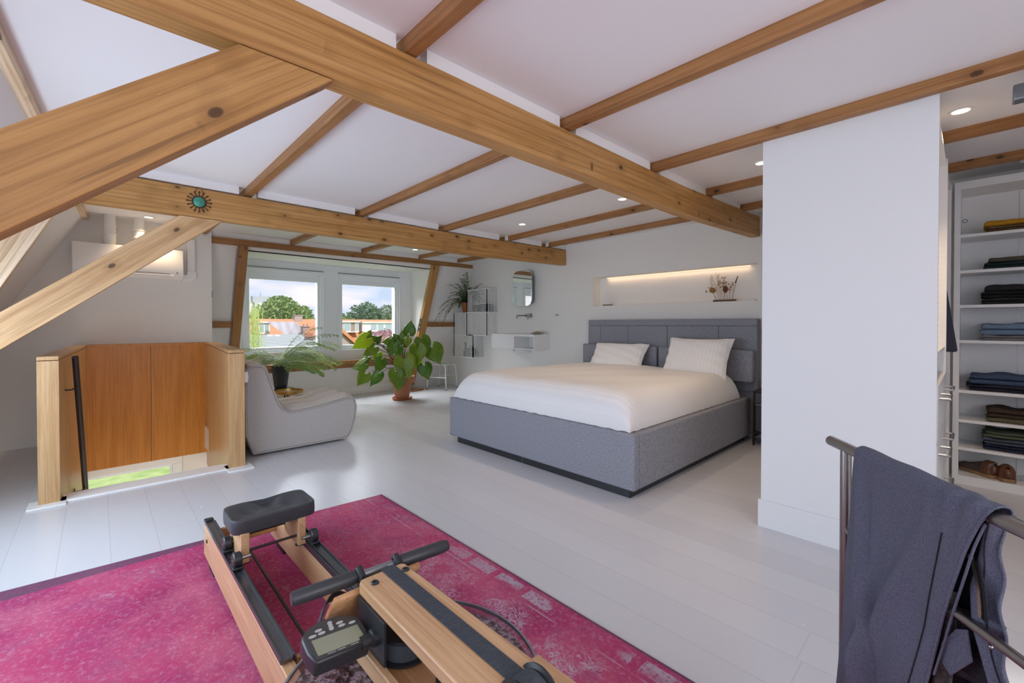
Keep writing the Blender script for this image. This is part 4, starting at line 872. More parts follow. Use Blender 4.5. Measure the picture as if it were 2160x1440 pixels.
def shoe(c, ang, lab):
    r = thing('shoe', c, lab, 'shoe', 'brown shoes on the bottom shelf'); a = R(ang); L = V((math.cos(a), math.sin(a), 0)); Wd = V((-math.sin(a), math.cos(a), 0)); c = V(c)
    def hw(t): return .046 * (1 - max(0, (t - .72) / .28) ** 2.2 * .75) * (1 - max(0, (.2 - t) / .2) ** 2 * .35) * (1 - .18 * math.exp(-((t - .38) / .12) ** 2))
    loop = [c + L * (t - .5) * .27 + Wd * hw(t) for t in [k / 20 for k in range(21)]] + [c + L * (t - .5) * .27 - Wd * hw(t) for t in [k / 20 for k in range(20, -1, -1)]]
    ob('sole', MB().prism(loop, (0, 0, .024)), sole, r, bevel=.003)
    def up(u, v):
        t = u; hh = .098 - .056 * max(0, min(1, (t - .25) / .5)) ** .8 - .018 * max(0, (t - .85) / .15); an = math.pi * v
        w_ = min(1, .35 + t * 9); back = -.012 * (1 - min(1, t * 9)) * -1
        return c + L * ((t - .5) * .262 + back) + Wd * hw(t) * .98 * math.cos(an) * w_ + V((0, 0, .022 + hh * abs(math.sin(an)) ** .55))
    ob('heel_back', MB().ell(c + L * -.112 + V((0, 0, .058)), (.026, .026, .040), 14, 10), brn, r)
    ob('upper', MB().grid(28, 14, up), brd, r, smooth=70)
    ob('heel_counter', MB().grid(10, 14, lambda u, v: (lambda p: p + (p - c).normalized() * .0015)(up(u * .30, v))), brn, r, smooth=70)
    op = [c + L * (-.075 + .05 * math.cos(k * math.pi / 9)) + Wd * .024 * math.sin(k * math.pi / 9) + V((0, 0, .100 - .012 * math.cos(k * math.pi / 9))) for k in range(18)]
    ob('opening', MB().tube(op, .006, 6, True), brn, r)
shoe((.035, 4.85, .066), 138, 'brown leather shoe turned sideways on the bottom shelf')
shoe((.165, 4.84, .066), 100, 'brown leather shoe with its heel to the room on the bottom shelf')
# ------------------------------------------------------------------ rug
mb = MB().prism([(-2.835, 1.432, 0), (1.0, 1.432, 0), (1.0, -1.05, 0), (-3.02, -1.05, 0)], (0, 0, .009))
tag(ob('rug', mb, 'rug', loc=(-2.86, 1.432, .005), smooth=0), 'worn magenta rug with faded floral border under the rowing machine', 'rug')

# ------------------------------------------------------------------ rowing machine (long axis along x, at y = .545)
rw = thing('rowing_machine', (-1.6, .55, .009), 'wooden water rowing machine standing on the magenta rug', 'rowing machine')
AY = .55
for sg, nm in ((-1, 'left'), (1, 'right')):
    ya_ = AY + sg * .151
    r_ = ob('rail', MB().prism([(-2.655, ya_ - .019, .042), (-1.255, ya_ - .019, .042), (-1.255, ya_ - .019, .200), (-2.635, ya_ - .019, .206), (-2.655, ya_ - .019, .198)], (0, .038, 0)), 'rower', rw, bevel=.004)
    yi = ya_ + .001 * sg
    tr = MB().box(-2.62, -1.38, yi - .019, yi + .019, .2045, .213)
    for q in (-1, 1): tr.box(-2.62, -1.38, yi + q * .0165 - .0025, yi + q * .0165 + .0025, .213, .220)
    tr.box(-2.62, -1.38, yi - sg * .0235 - .0025, yi - sg * .0235 + .0025, .185, .213)
    ob('slide_track', tr, 'track', r_, bevel=.001, smooth=0)
    ob('track_stop', MB().box(-2.645, -2.615, yi - .019, yi + .019, .206, .224), 'black', r_, bevel=.004)
    ob('rubber_foot', MB().box(-2.56, -2.44, ya_ - .014, ya_ + .014, .009, .043), 'black', r_, bevel=.004)
    for x in (-2.56, -1.33): ob('bolt', MB().lathe([(.0001, 0), (.009, 0), (.009, .004), (.0001, .004)], (x, ya_ + sg * .019, .14), 12, (0, sg, 0)), 'black', r_)
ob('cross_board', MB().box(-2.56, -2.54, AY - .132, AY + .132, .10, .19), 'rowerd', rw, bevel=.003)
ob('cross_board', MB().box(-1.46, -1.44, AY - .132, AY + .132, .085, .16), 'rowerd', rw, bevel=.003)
ob('recoil_cord', MB().tube([(-2.54, AY - .03, .12), (-1.45, AY - .03, .10)], .006, 8), 'black', rw)
# sliding seat
sx, syc, sdx, sdy = -2.18, .560, .108, .167
def seat_o(t, k): return (sx + sdx * k * math.copysign(abs(math.cos(t)) ** .28, math.cos(t)), syc + sdy * (1 - (1 - k) * (.62 if k > .8 else 1)) * math.copysign(abs(math.sin(t)) ** .22, math.sin(t)))
def seat(u, v):
    t = u * 2 * math.pi
    if v > .78:                       # rounded rim, then down the side
        w = (v - .78) / .22; k = 1 - .05 * (1 - min(1, w * 3)) ** 2; z = .386 - .006 * min(1, w * 3) ** 2 if w < .34 else .380 - .052 * (w - .34) / .66
        if w > .34: k = 1 + .012 * math.sin((w - .34) / .66 * math.pi)
    else: k = .95 * v / .78; z = .386
    x, y = seat_o(t, max(k, 1e-4)); a, b = (x - sx) / sdx, (y - syc) / sdy
    if v <= .78:
        fade = min(1, (.78 - v) / .10)
        z += fade * (-.020 * math.exp(-((abs(b) - .5) / .30) ** 2) * math.exp(-((a - .05) / .42) ** 2) - .030 * math.exp(-(b / .24) ** 2) / (1 + math.exp((a + .0) * 6)) - .010 / (1 + math.exp(-(a - .40) * 12)) + .008 * max(0, -a) * abs(b))
    elif a < 0: z -= .026 * math.exp(-(b / .16) ** 2) * min(1, -a * 1.3) * (1 if v < .86 else max(0, (.92 - v) / .06))
    return V((x, y, z))
o = ob('seat_pad', MB().grid(120, 46, seat), 'rubber', rw, smooth=50)
ob('seat_shell', MB().prism([(*seat_o(q * 2 * math.pi / 60, .97), .326) for q in range(60)], (0, 0, .02)), 'rubber', o, smooth=0)
for sg in (-1, 1):
    yb_ = AY + sg * .112
    p = ob('seat_bracket', MB().box(sx - .095, sx + .108, yb_ - .0165, yb_ + .0165, .205, .330), 'rower', rw, bevel=.003)
    for x in (sx - .04, sx + .145):
        w_ = ob('wheel', MB().lathe([(.0001, -.015), (.024, -.015), (.029, -.011), (.029, .011), (.024, .015), (.0001, .015)], (x, AY + sg * .149, .250), 28, (0, 1, 0)), 'black', p)
        ob('wheel_guard', MB().box(x - .032, x + .032, AY + sg * .149 - .019, AY + sg * .149 + .019, .2205, .228), 'black', w_, bevel=.002)
        ob('hub_ring', MB().lathe([(.013, 0), (.018, 0), (.018, .0015), (.013, .0015), (.013, 0)], (x, AY + sg * .164, .250), 20, (0, sg, 0)), 'steel', w_)
        ob('axle_bolt', MB().cyl((x, AY + sg * .10, .250), (x, AY + sg * .149, .250), .007, 10), 'steel', w_)
    ob('washer', MB().lathe([(.006, 0), (.02, 0), (.02, .003), (.006, .003)], (sx + .09, yb_ - sg * .004, .203), 16), 'black', p)
for x in (sx - .085, sx + .085): ob('axle_rod', MB().cyl((x, AY - .112, .245), (x, AY + .112, .245), .0055, 10), 'darkmetal', rw)
# water tank
tc_ = (-.925, AY, 0); 
water = mat('tank_water', (.08, .075, .085), .06, spec=1.0)
nzv = noise(water, coords(water), 62, 2, .5, .3); bump(water, nzv, .9, .010)
LK(water, ramp(water, nzv, [(.36, (.05, .045, .05)), (.5, (.22, .17, .19)), (.62, (.60, .52, .56))]), B(water).inputs['Base Color'])  # pale glints and dark troughs of the water painted into its colour
tk = ob('water_tank', MB().lathe([(.20, .255), (.285, .268), (.305, .30), (.306, .332), (.285, .342), (.16, .346), (.0001, .346)], tc_, 64), 'smoke', rw, smooth=60)
ob('tank_seam', MB().lathe([(.304, .331), (.310, .332), (.310, .339), (.303, .341), (.304, .331)], tc_, 64), 'grey_metal', tk)
ob('water', MB().lathe([(.19, .262), (.275, .273), (.296, .30), (.294, .322), (.0001, .322)], tc_, 64), water, tk, smooth=60)
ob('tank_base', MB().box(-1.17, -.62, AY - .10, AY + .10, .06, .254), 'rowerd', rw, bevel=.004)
for sg in (-1, 1): ob('tank_cheek', MB().box(-1.16, -.60, AY + sg * .115 - .012, AY + sg * .115 + .012, .009, .245), 'rower', rw, bevel=.004)
# lower plank with drum, top deck with belt
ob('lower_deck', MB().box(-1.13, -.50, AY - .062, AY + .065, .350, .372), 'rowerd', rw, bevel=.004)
ob('deck_edge', MB().box(-1.10, -.50, AY - .082, AY - .062, .348, .395), 'rower', rw, bevel=.004)
dk_ = [(-1.095, AY - .056), (-1.095, AY + .060), (-1.085, AY + .068), (-.60, AY + .076), (-.42, AY + .076), (-.42, AY - .074), (-.66, AY - .071), (-1.085, AY - .064)]
td = ob('top_deck', MB().prism([(x, y, .500) for x, y in dk_], (0, 0, .032)), 'rower', rw, bevel=.004)
for x, y in ((-1.055, AY - .036), (-1.055, AY + .052)): ob('deck_bolt', MB().lathe([(.0001, .534), (.0045, .5335), (.005, .536), (.0085, .5365), (.0105, .534), (.0105, .531)], (x, y, 0), 18), 'black', td)
bl = fabric('woven_strap', (.05, .058, .070), (.075, .086, .102), 60, stretch=(9, 1, 9)); 
ob('belt', MB().box(-1.098, -.565, AY + .002, AY + .040, .5325, .5355), bl, rw, smooth=0)
ob('belt_end', MB().tube([(-1.10, AY + .021, .534), (-1.115, AY + .021, .525), (-1.125, AY + .021, .512)], .004, 6), bl, rw)
pu = ob('pulley', MB().lathe([(.0001, -.034), (.05, -.034), (.052, -.028), (.043, -.024), (.043, .024), (.052, .028), (.05, .034), (.0001, .034)], (-.555, AY + .02, .505), 36, (0, 1, 0)), 'black', rw)
ob('belt_wrap', MB().lathe([(.043, -.020), (.046, -.020), (.046, .020), (.043, .020)], (-.555, AY + .02, .505), 36, (0, 1, 0)), bl, pu)
ob('pulley_axle', MB().cyl((-.555, AY - .03, .505), (-.555, AY + .075, .505), .007, 10), 'steel', pu)
ob('deck_support', MB().box(-.66, -.50, AY + .10, AY + .155, .36, .47), 'rower', rw, bevel=.006)
ob('deck_support', MB().box(-.66, -.50, AY - .165, AY - .105, .36, .45), 'rower', rw, bevel=.006)
dm = ob('rewind_drum', MB().lathe([(.0001, .374), (.062, .374), (.070, .378), (.070, .383), (.060, .385), (.060, .428), (.064, .430), (.064, .436), (.0001, .437)], (-.985, AY + .012, 0), 48), 'black', rw)
ob('belt_coil', MB().lathe([(.0605, .387), (.0625, .387), (.0625, .427), (.0605, .427)], (-.985, AY + .012, 0), 72), bl, dm)
ob('fill_cap', MB().lathe([(.0001, .372), (.018, .372), (.018, .395), (.034, .397), (.034, .407), (.024, .411), (.0001, .412)], (-.80, AY + .02, 0), 28), 'black', rw)
br = ob('monitor_bracket', MB().box(-1.085, -.94, AY - .070, AY - .064, .385, .50), 'black', rw, bevel=.001, smooth=0)
ob('monitor_arm', MB().lathe([(.020, 0), (.020, .010), (.015, .012), (.015, .036)], (-.985, AY - .070, .446), 20, (0, -1, 0)), 'black', br)
# monitor, face up, tilted
mx = Matrix.Translation((-1.032, .404, .464)) @ Matrix.Rotation(R(-2), 4, 'Z') @ Matrix.Rotation(R(8), 4, 'Y') @ Matrix.Rotation(R(-6), 4, 'X')
def mp_(x, y, z): return mx @ V((x, y, z))
def outl(k): 
    p = [(.056, -.062), (.056, .062), (.02, .070)] + [(-.02 - .042 * math.sin(t), .070 * math.cos(t)) for t in (q * math.pi / 10 for q in range(0, 11))] + [(.02, -.070)]
    return [(x * k, y * k) for x, y in p]
mo = ob('monitor', MB().prism([mp_(x, y, -.038) for x, y in outl(1)], mp_(0, 0, 0) - mp_(0, 0, -.038)), 'black', rw, bevel=.006)
ob('faceplate', MB().prism([mp_(x, y, 0) for x, y in outl(.93)], mp_(0, 0, .0012) - mp_(0, 0, 0)), mat('graphite', (.055, .055, .055), .3), mo, smooth=0)
ob('display', MB().prism([mp_(x, y, .0012) for x, y in ((.043, -.054), (.043, .054), (-.006, .054), (-.006, -.054))], mp_(0, 0, .0008) - mp_(0, 0, 0)), 'screen', mo, smooth=0)
for x, y, rx, ry in ((-.017, -.048, .0035, .009), (-.018, -.027, .0036, .0085), (-.029, -.031, .0036, .0085), (-.022, -.003, .0055, .0055), (-.031, -.002, .005, .005), (-.040, -.001, .0055, .0055), (-.020, .021, .0036, .0085), (-.031, .020, .0036, .0085), (-.018, .046, .0035, .0085)):
    ob('button', MB().prism([mp_(x + rx * math.cos(t), y + ry * math.sin(t), .001) for t in (q * math.pi / 8 for q in range(16))], mp_(0, 0, .0022) - mp_(0, 0, 0)), 'button', mo, smooth=0)
g = MB()
for y0_ in (-.035, -.012, .018): g.prism([mp_(x, y, .0012) for x, y in ((.0475, y0_), (.0475, y0_ + .018), (.046, y0_ + .018), (.046, y0_))], mp_(0, 0, .0003) - mp_(0, 0, 0))
ob('caption_line', g, 'button', mo, smooth=0)
# handle resting against the deck end
hy = lambda t: V((-1.165 + .045 * (t / .44), AY - .205 + t, .512))
hd = ob('handle', MB().tube([hy(.145), hy(.305)], .011, 14), 'grey_metal', rw)
for a, b in ((.0, .165), (.285, .44)):
    gp = ob('grip', MB().tube([hy(a), hy(a + .006), hy(b - .02), hy(b)], [.0155, .0185, .0185, .015], 20), 'rubber', hd)
for a in (.168, .272): ob('handle_rest', MB().tube([hy(a) + V((.02, 0, -.045)), hy(a) + V((.018, 0, .008)), hy(a) + V((.002, 0, .022)), hy(a) + V((-.012, 0, .012))], [.010, .010, .009, .008], 12), 'black', rw)
# curved foot boards with straps
def footb(yc, w):
    pth = [(-1.098, .505), (-1.118, .478), (-1.140, .440), (-1.168, .395), (-1.196, .345), (-1.222, .285), (-1.238, .205)]
    mb = MB(); vs = []
    for i, (x, z) in enumerate(pth): k = i / (len(pth) - 1); ww = w * (.75 + .35 * k); vs += [(x, yc - ww / 2, z), (x, yc + ww / 2, z)]
    mb.add(vs, [(2 * i, 2 * i + 1, 2 * i + 3, 2 * i + 2) for i in range(len(pth) - 1)]); return mb
for sg in (-1, 1):
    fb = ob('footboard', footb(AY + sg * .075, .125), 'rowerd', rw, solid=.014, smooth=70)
    yc = AY + sg * .075
    ob('foot_strap', MB().grid(14, 2, lambda u, v: V((-1.150 - .075 * u - .05 * math.sin(math.pi * u), yc + .072 * sg * (-1 + 2 * u) * -1, .415 - .04 * u + .035 * math.sin(math.pi * u))) + V((-.018, 0, -.022)) * (v - .5) * 2), bl, fb, solid=.003, smooth=60)
    ob('strap_buckle', MB().obox((-1.185, yc + .05 * -sg, .433), (.014, 0, .006), (0, .012, .002), (-.002, 0, .004)), 'button', fb, bevel=.002)

# ------------------------------------------------------------------ clothes rack with trousers
P1 = V((-.245, 1.363, .90)); dr_ = V((.6104, -.7921, 0)); nr_ = V((-.7921, -.6104, 0))   # nr_ points to the photographer
def rp_(s, off, z): return V((P1.x, P1.y, 0)) + dr_ * s + nr_ * off + V((0, 0, z))
ck = thing('clothes_rack', rp_(.45, 0, 0), 'low brushed steel clothes rack in the right foreground', 'clothes rack')
ob('top_rail', MB().cyl(rp_(-.005, 0, .90), rp_(.98, 0, .90), .0125, 20), 'steel', ck)
ob('lower_rail', MB().cyl(rp_(.06, 0, .70), rp_(.92, 0, .715), .008, 16), 'steel', ck)
for s in (.06, .92):
    ob('leg', MB().cyl(rp_(s, 0, .0), rp_(s, 0, .90), .0115, 18), 'steel', ck); ob('foot_bar', MB().cyl(rp_(s, -.2, .012), rp_(s, .2, .012), .012, 14), 'steel', ck)
tz = thing('trousers', rp_(.3, 0, .9), 'dark slate blue trousers draped over the steel clothes rack', 'trousers')
def lerp_tab(tab, z):
    for (z0, s0), (z1, s1) in zip(tab[:-1], tab[1:]):
        if z0 >= z >= z1: return s0 + (s1 - s0) * (z0 - z) / (z0 - z1)
    return tab[-1][1] if z < tab[-1][0] else tab[0][1]
LE = [(.92, .128), (.75, .122), (.51, .100), (.34, .083), (.10, .07)]
RE = [(.92, .458), (.905, .450), (.88, .437), (.844, .422), (.761, .391), (.653, .351), (.532, .318), (.34, .270), (.10, .23)]
RB = [(.92, .452), (.88, .43), (.80, .405), (.71, .398), (.60, .375), (.45, .35), (.30, .34)]
def leg_front(u, v):           # v 0 at the bottom hem ... 1 over the rail to the back
    if v < .82: z = .16 + (.905 - .16) * v / .82; off = .019 + .010 * (1 - v / .82)
    else: a = (v - .82) / .18 * math.pi; z = .905 + .0165 * math.sin(a); off = .0165 * math.cos(a) + .002
    l_, r_ = lerp_tab(LE, z), lerp_tab(RE, z); s = l_ + (r_ - l_) * u
    hang = min(1, max(0, (.90 - z) / .25)); h2 = min(1, max(0, (.92 - z) / .08)); g = lambda c, w: math.exp(-((u - c) / w) ** 2)
    fold = (.012 * math.sin(u * 4.6 + .5 + 2.0 * (z - .5)) + .004 * math.sin(u * 13 + z * 9)) * hang * hang
    dia = .013 * g(.80 - (.90 - z) * .95, .085) * hang - .010 * g(.66 - (.90 - z) * .9, .07) * hang + .010 * g(.16 + (.72 - z) * .95, .05) * hang - .010 * g(.26 + (.72 - z) * .95, .05) * hang + .008 * g(.35 + (.56 - z) * .3, .04) * hang
    gather = .004 * math.sin(u * 46 + z * 24) * max(0, (u - .55) / .45) * min(1, max(0, (z - .80) / .10))
    roll = -.010 * max(0, (u - .90) / .10) ** 2 * hang
    return rp_(s, off + fold * .8 + dia + gather + roll, z + .001 * math.sin(u * 17) * (1 if v > .8 else 0))
ob('front_leg', MB().grid(110, 100, leg_front), 'trou', tz, solid=.003, smooth=80)
def leg_back(u, v):
    z = .20 + (.906 - .20) * v; l_, r_ = lerp_tab(LE, z) + .03, lerp_tab(RB, z)
    s = l_ + (r_ - l_) * u; hang = min(1, (.92 - z) / .2)
    return rp_(s, -.0165 - .026 * hang + (.006 * math.sin(u * 9 + z * 6) + .004 * math.sin(u * 19 + 3 * z)) * hang, z)
ob('back_leg', MB().grid(60, 50, leg_back), 'troud', tz, solid=.003, smooth=80)  # shade behind the front leg put into this layer's colour
def fpt(u, v): return leg_front(u, v) + nr_ * .0028
ob('side_seam', MB().tube([fpt(.90 - .05 * max(0, k / 40 - .7) / .3, .05 + k / 40 * .70) for k in range(41)], .0010, 5), 'troud', tz)
ob('edge_piping', MB().tube([leg_front(1, k / 50 * .86) + nr_ * .002 for k in range(51)], .0028, 6), 'trou', tz)
ob('edge_piping', MB().tube([leg_front(1, .44 + k / 40 * .36) + nr_ * -.004 + dr_ * (.003 + .006 * math.sin(k / 40 * math.pi)) for k in range(41)], .0020, 6), 'trou', tz)
# waistband hanging on the far side, with the open zip, and the dark inside of the second leg
WL = [(.905, .425), (.823, .408), (.761, .394), (.701, .399), (.66, .417), (.60, .440)]; WR = [(.905, .452), (.888, .433), (.784, .436), (.713, .443), (.645, .452), (.56, .470)]
def waist(u, v): z = .905 - .335 * v; l_, r_ = lerp_tab(WL, z), lerp_tab(WR, z); return rp_(l_ + (r_ - l_) * u, -.014 + .007 * math.sin(u * 5 + v * 2) - .004 * math.sin(v * 24) * u, z)
wb = ob('waistband', MB().grid(16, 50, waist), 'trou', tz, solid=.004, smooth=80)
ob('waist_seam', MB().tube([waist(.42, k / 30) + nr_ * .003 for k in range(31)], .0011, 5), 'troud', wb)
def wpt(t): z = .812 - .085 * t; return rp_(.403 + .017 * max(t, 0) ** .8 + .004 * math.sin(t * 3), -.002, z)
ob('fly_facing', MB().grid(6, 24, lambda u, v: wpt(v * 1.05) + dr_ * (.016 * (u - .3)) + nr_ * (-.004 + .003 * u)), 'troud', wb, solid=.002, smooth=70)
z_ = MB()
for k in range(40): z_.obox(wpt(k / 39) + nr_ * .0008, dr_ * .0030, nr_ * .0012, V((0, 0, .00075)))
ob('zip_teeth', z_, mat('pale_metal', (.62, .55, .42), .3, 1), wb, smooth=0)
ob('zip_slider', MB().ell(wpt(-.03) + nr_ * .001, (.004, .004, .005), 10, 8), 'steel', wb)
for z, q in ((.69, .436), (.635, .448)): ob('button', MB().ell(rp_(q, -.004, z), (.0035, .0035, .0035), 12, 8), 'steel', wb)
def lin(u, v): z = .725 - .55 * v; l_ = lerp_tab(RE, z) - .03; r_ = .347 + .006 * math.sin(v * 9) - .01 * v; return rp_(l_ + (r_ - l_) * u, -.010 - .008 * u + .004 * math.sin(u * 12 + v * 5), z)
ob('inner_leg', MB().grid(16, 40, lin), 'troub', tz, solid=.004, smooth=80)
PC = [(.337, .592), (.365, .588), (.398, .637), (.396, .689), (.368, .672), (.345, .63)]
ob('pocket_flap', MB().prism([rp_(a_, -.006 + .006 * (i % 2), b_) for i, (a_, b_) in enumerate(PC)], nr_ * -.004), 'trou', tz, bevel=.001, smooth=0)
def puff(u, v): z = .70 - .13 * v; return rp_(.345 + .085 * u - .02 * v, -.022 - .012 * math.sin(math.pi * u) + .006 * math.sin(v * 8 + u * 5), z + .02 * u)
ob('pocket_bag', MB().grid(14, 14, puff), 'troud', tz, solid=.004, smooth=80)

# ------------------------------------------------------------------ outside: garden, roofs, trees, tower
def leaves(mb, c, r, n, size, rd, shell=.72):
    for _ in range(n):
        d = V((rd.gauss(0, 1), rd.gauss(0, 1), rd.gauss(0, 1))).normalized() * (shell + (1 - shell) * rd.random())
        p = V((c[0] + d.x * r[0], c[1] + d.y * r[1], c[2] + d.z * r[2])); a = V((rd.gauss(0, 1), rd.gauss(0, 1), rd.gauss(0, .7))).normalized() * size * rd.uniform(.6, 1.3)
        b = a.orthogonal().normalized() * size * .55; mb.add([p - a, p + b, p + a, p - b], [(0, 1, 2, 3)])
G1 = leafmat('tree_green', (.16, .27, .09), (.34, .46, .20), .35, .7); G2 = leafmat('tree_green_grey', (.17, .27, .17), (.30, .40, .27), .35, .7); G3 = leafmat('willow_green', (.36, .46, .12), (.58, .66, .26), .4, .7)
G4 = leafmat('pink_blossom', (.42, .22, .30), (.62, .42, .46), .4, .8)
bark = mat('bark', (.10, .08, .06), .9)
def tree(name, base, lobes, m, size, lab, n=420, seed=1, group=None):
    rd = random.Random(seed); t = thing(name, base, lab, 'tree', group); mb = MB()
    for c, r in lobes: leaves(mb, c, r, n, size, rd)
    ob('crown', mb, m, t, smooth=0)
    c0 = lobes[0][0]; ob('trunk', MB().tube([base, (c0[0], c0[1], c0[2])], [.5, .3], 8), bark, t)
def lob(y0, y1, z0, z1, x, k, rd, r): return [((x + rd.uniform(-3, 3), y0 + (y1 - y0) * (i + .5) / k, rd.uniform(z0, z1)), (r, r * rd.uniform(.9, 1.2), r * rd.uniform(.75, 1))) for i in range(k)]
rd = random.Random(9)
tree('broadleaf_tree', (-95, 26, -6), [((-95, 25.5, 2.2), (4, 4.2, 3.6)), ((-95, 29.5, 1.4), (3.5, 3.6, 3.0)), ((-94, 22, .6), (3, 3.2, 2.8)), ((-95, 26.5, 4.2), (3, 3.4, 2.6)), ((-93, 32.3, .2), (3, 3, 2.2)), ((-96, 30, 3.0), (3, 3, 2.2))], G1, .42, 'broad green tree filling the left window above the orange roofs', 900, 2)
tree('broadleaf_tree', (-105, 48.2, -6), [((-105, 47.6, 3.0), (3.2, 3.4, 3.2)), ((-105, 49.3, 3.6), (3, 3.0, 3.2)), ((-105, 50.9, 2.2), (3, 2.6, 2.6)), ((-105, 46.5, 1.6), (3, 2.4, 2.2))], G2, .40, 'round grey-green tree at the centre of the right window', 620, 3)
tree('broadleaf_tree', (-105, 55.2, -6), [((-105, 54.8, 3.6), (3, 3.0, 2.6)), ((-105, 57.6, 2.4), (3, 3.0, 2.6)), ((-105, 53.3, 1.6), (3, 2.2, 2.0))], G2, .40, 'grey-green tree against the right edge of the right window', 560, 4)
tree('broadleaf_tree', (-98, 39, -6), [((-98, 38.8, 1.6), (2.6, 2.6, 2.6)), ((-98, 41.2, .9), (2.6, 2.4, 2.0)), ((-99, 44.5, .3), (2.6, 2.6, 1.7))], G1, .36, 'low green tree at the left edge of the right window', 560, 5)
# weeping willow at the left edge of the left window
wl = thing('weeping_willow', (-22, 3.9, -6), 'yellow-green weeping willow hanging at the left edge of the left window', 'tree'); mb = MB(); rd = random.Random(6)
for k in range(150):
    x, y, z = -22 + rd.uniform(-.9, .9), rd.uniform(3.1, 5.25), 2.6 + rd.uniform(-.9, .15) - .35 * max(0, 4.9 - 3.2 - 1.6); z = 2.2 - (y - 4.2) * .35 + rd.uniform(-.3, .3); L = rd.uniform(2.0, 3.4); dy = rd.uniform(-.05, .12)
    for i in range(34):
        f = i / 34; p = V((x, y + dy * f + .03 * math.sin(f * 8 + k), z - L * f)); a = V((rd.uniform(-.03, .03), rd.uniform(-.06, .06), -.10)); b = V((0, .022, 0)); mb.add([p - b, p + a * .5 - b * 1.2, p + a, p + a * .5 + b * 1.2], [(0, 1, 2, 3)])
ob('hanging_foliage', mb, G3, wl, smooth=0); ob('trunk', MB().tube([(-22, 3.6, -6), (-22, 3.7, 2.0)], [.35, .15], 8), bark, wl)
tree('blossom_tree', (-30, 14.8, -6), [((-30, 14.3, -.2), (1, .9, .9)), ((-30, 15.5, .1), (1, .9, .75)), ((-29.5, 13.8, -1.0), (1, .8, .8)), ((-30, 15.2, -1.2), (1, 1.1, 1.0))], G4, .13, 'small pink blossoming tree behind the heart-leaved plant', 420, 7)
# roofs
def tiles(name, c1, c2, sc):
    m = mat(name, c1, .8, spec=.2); w = N(m, 'ShaderNodeTexWave'); w.bands_direction = 'Y'; w.inputs['Scale'].default_value = sc; w.inputs['Distortion'].default_value = .6; LK(m, coords(m), w.inputs['Vector'])
    f = math_(m, 'ADD', math_(m, 'MULTIPLY', w.outputs[0], .5), math_(m, 'MULTIPLY', noise(m, coords(m), .8, 4), .6)); LK(m, ramp(m, f, [(.25, c1), (.75, c2)]), B(m).inputs['Base Color']); return m
OR = tiles('orange_roof_tiles', (.52, .20, .105), (.70, .33, .20), 2.2)
GR = tiles('grey_roofing', (.34, .33, .37), (.43, .42, .46), .35); FR = tiles('flat_roof_felt', (.32, .36, .385), (.40, .435, .455), .25)
BK = mat('pale_brick', (.40, .33, .31), .9); BK2 = mat('dormer_brown_brick', (.33, .24, .21), .9); GW = mat('outside_window_glass', (.35, .45, .50), .1); FW = mat('outside_white_paint', (.76, .77, .78), .5)
hs = thing('terraced_houses', (-62, 24, -6), 'row of houses with orange tiled roof across the gardens', 'house')
ob('roof', MB().prism([(-64, 8, 1.86), (-58.6, 8, -3.2), (-58.6, 8, -3.5), (-64, 8, 1.55), (-69.4, 8, -3.5), (-69.4, 8, -3.2)], (0, 40, 0)), OR, hs, smooth=0)
ob('wall', MB().box(-68.9, -59.1, 8.2, 47.8, -6, -3.1), BK, hs, smooth=0)
ch_ = ob('chimney', MB().box(-64.4, -63.6, 19.5, 20.5, 1.2, 2.35), BK, hs, smooth=0); ob('chimney_cap', MB().box(-64.5, -63.5, 19.4, 20.6, 2.35, 2.43), GR, ch_, smooth=0)
def dormer(y0, y1, z0, z1, m, wins, xf=-60.4):
    d = ob('dormer', MB().box(-64, xf, y0, y1, z0, z1), m, hs, smooth=0); ob('dormer_fascia', MB().box(-64, xf + .25, y0 - .1, y1 + .1, z1, z1 + .16), FW, d, smooth=0)
    ob('dormer_sill', MB().box(xf, xf + .1, y0, y1, z0 - .05, z0 + .06), FW, d, smooth=0)
    for a, b in wins:
        ob('window_frame', MB().box(xf, xf + .05, a - .07, b + .07, z0 + .08, z1 - .06), FW, d, smooth=0); ob('window_pane', MB().box(xf + .05, xf + .07, a, b, z0 + .16, z1 - .14), GW, d, smooth=0)
dormer(14.3, 15.6, .02, 1.32, FW, ((14.5, 14.9), (15.05, 15.45)))
dormer(23.2, 27.2, .05, 1.42, BK2, ((24.3, 24.75), (25.0, 25.9), (26.7, 27.1)), -60.6)
dormer(27.7, 33.0, .12, 1.35, FW, ((29.0, 29.9), (30.1, 31.0), (31.3, 32.4)), -60.6)
gh = thing('grey_roofed_house', (-56, 17, -6), 'grey panelled sloping roof in front of the orange roof', 'house')
ob('roof', MB().hexa([(-57, 16.6, -.3), (-54, 18.3, -.3), (-57.5, 19.4, -.3), (-60.5, 17.6, -.3), (-58.9, 14.95, 1.45), (-58.2, 17.9, 1.40), (-58.6, 18.1, 1.45), (-59.3, 15.1, 1.5)]), GR, gh, smooth=0)
ob('wall', MB().box(-60, -55.5, 16.5, 19, -6, -.3), BK, gh, smooth=0)
ck2 = ob('chimney', MB().box(-55.2, -54.4, 17.6, 18.45, -.3, .85), BK2, gh, smooth=0); ob('chimney_cap', MB().box(-55.3, -54.3, 17.5, 18.55, .85, .93), BK2, ck2, smooth=0)
for y in (17.8, 18.2): ob('chimney_pot', MB().cyl((-54.8, y, .93), (-54.8, y, 1.2), .09, 10), BK2, ck2)
fh = thing('flat_roof_building', (-38, 9, -6), 'low building with a flat dark grey roof and white eaves beyond the left window', 'house')
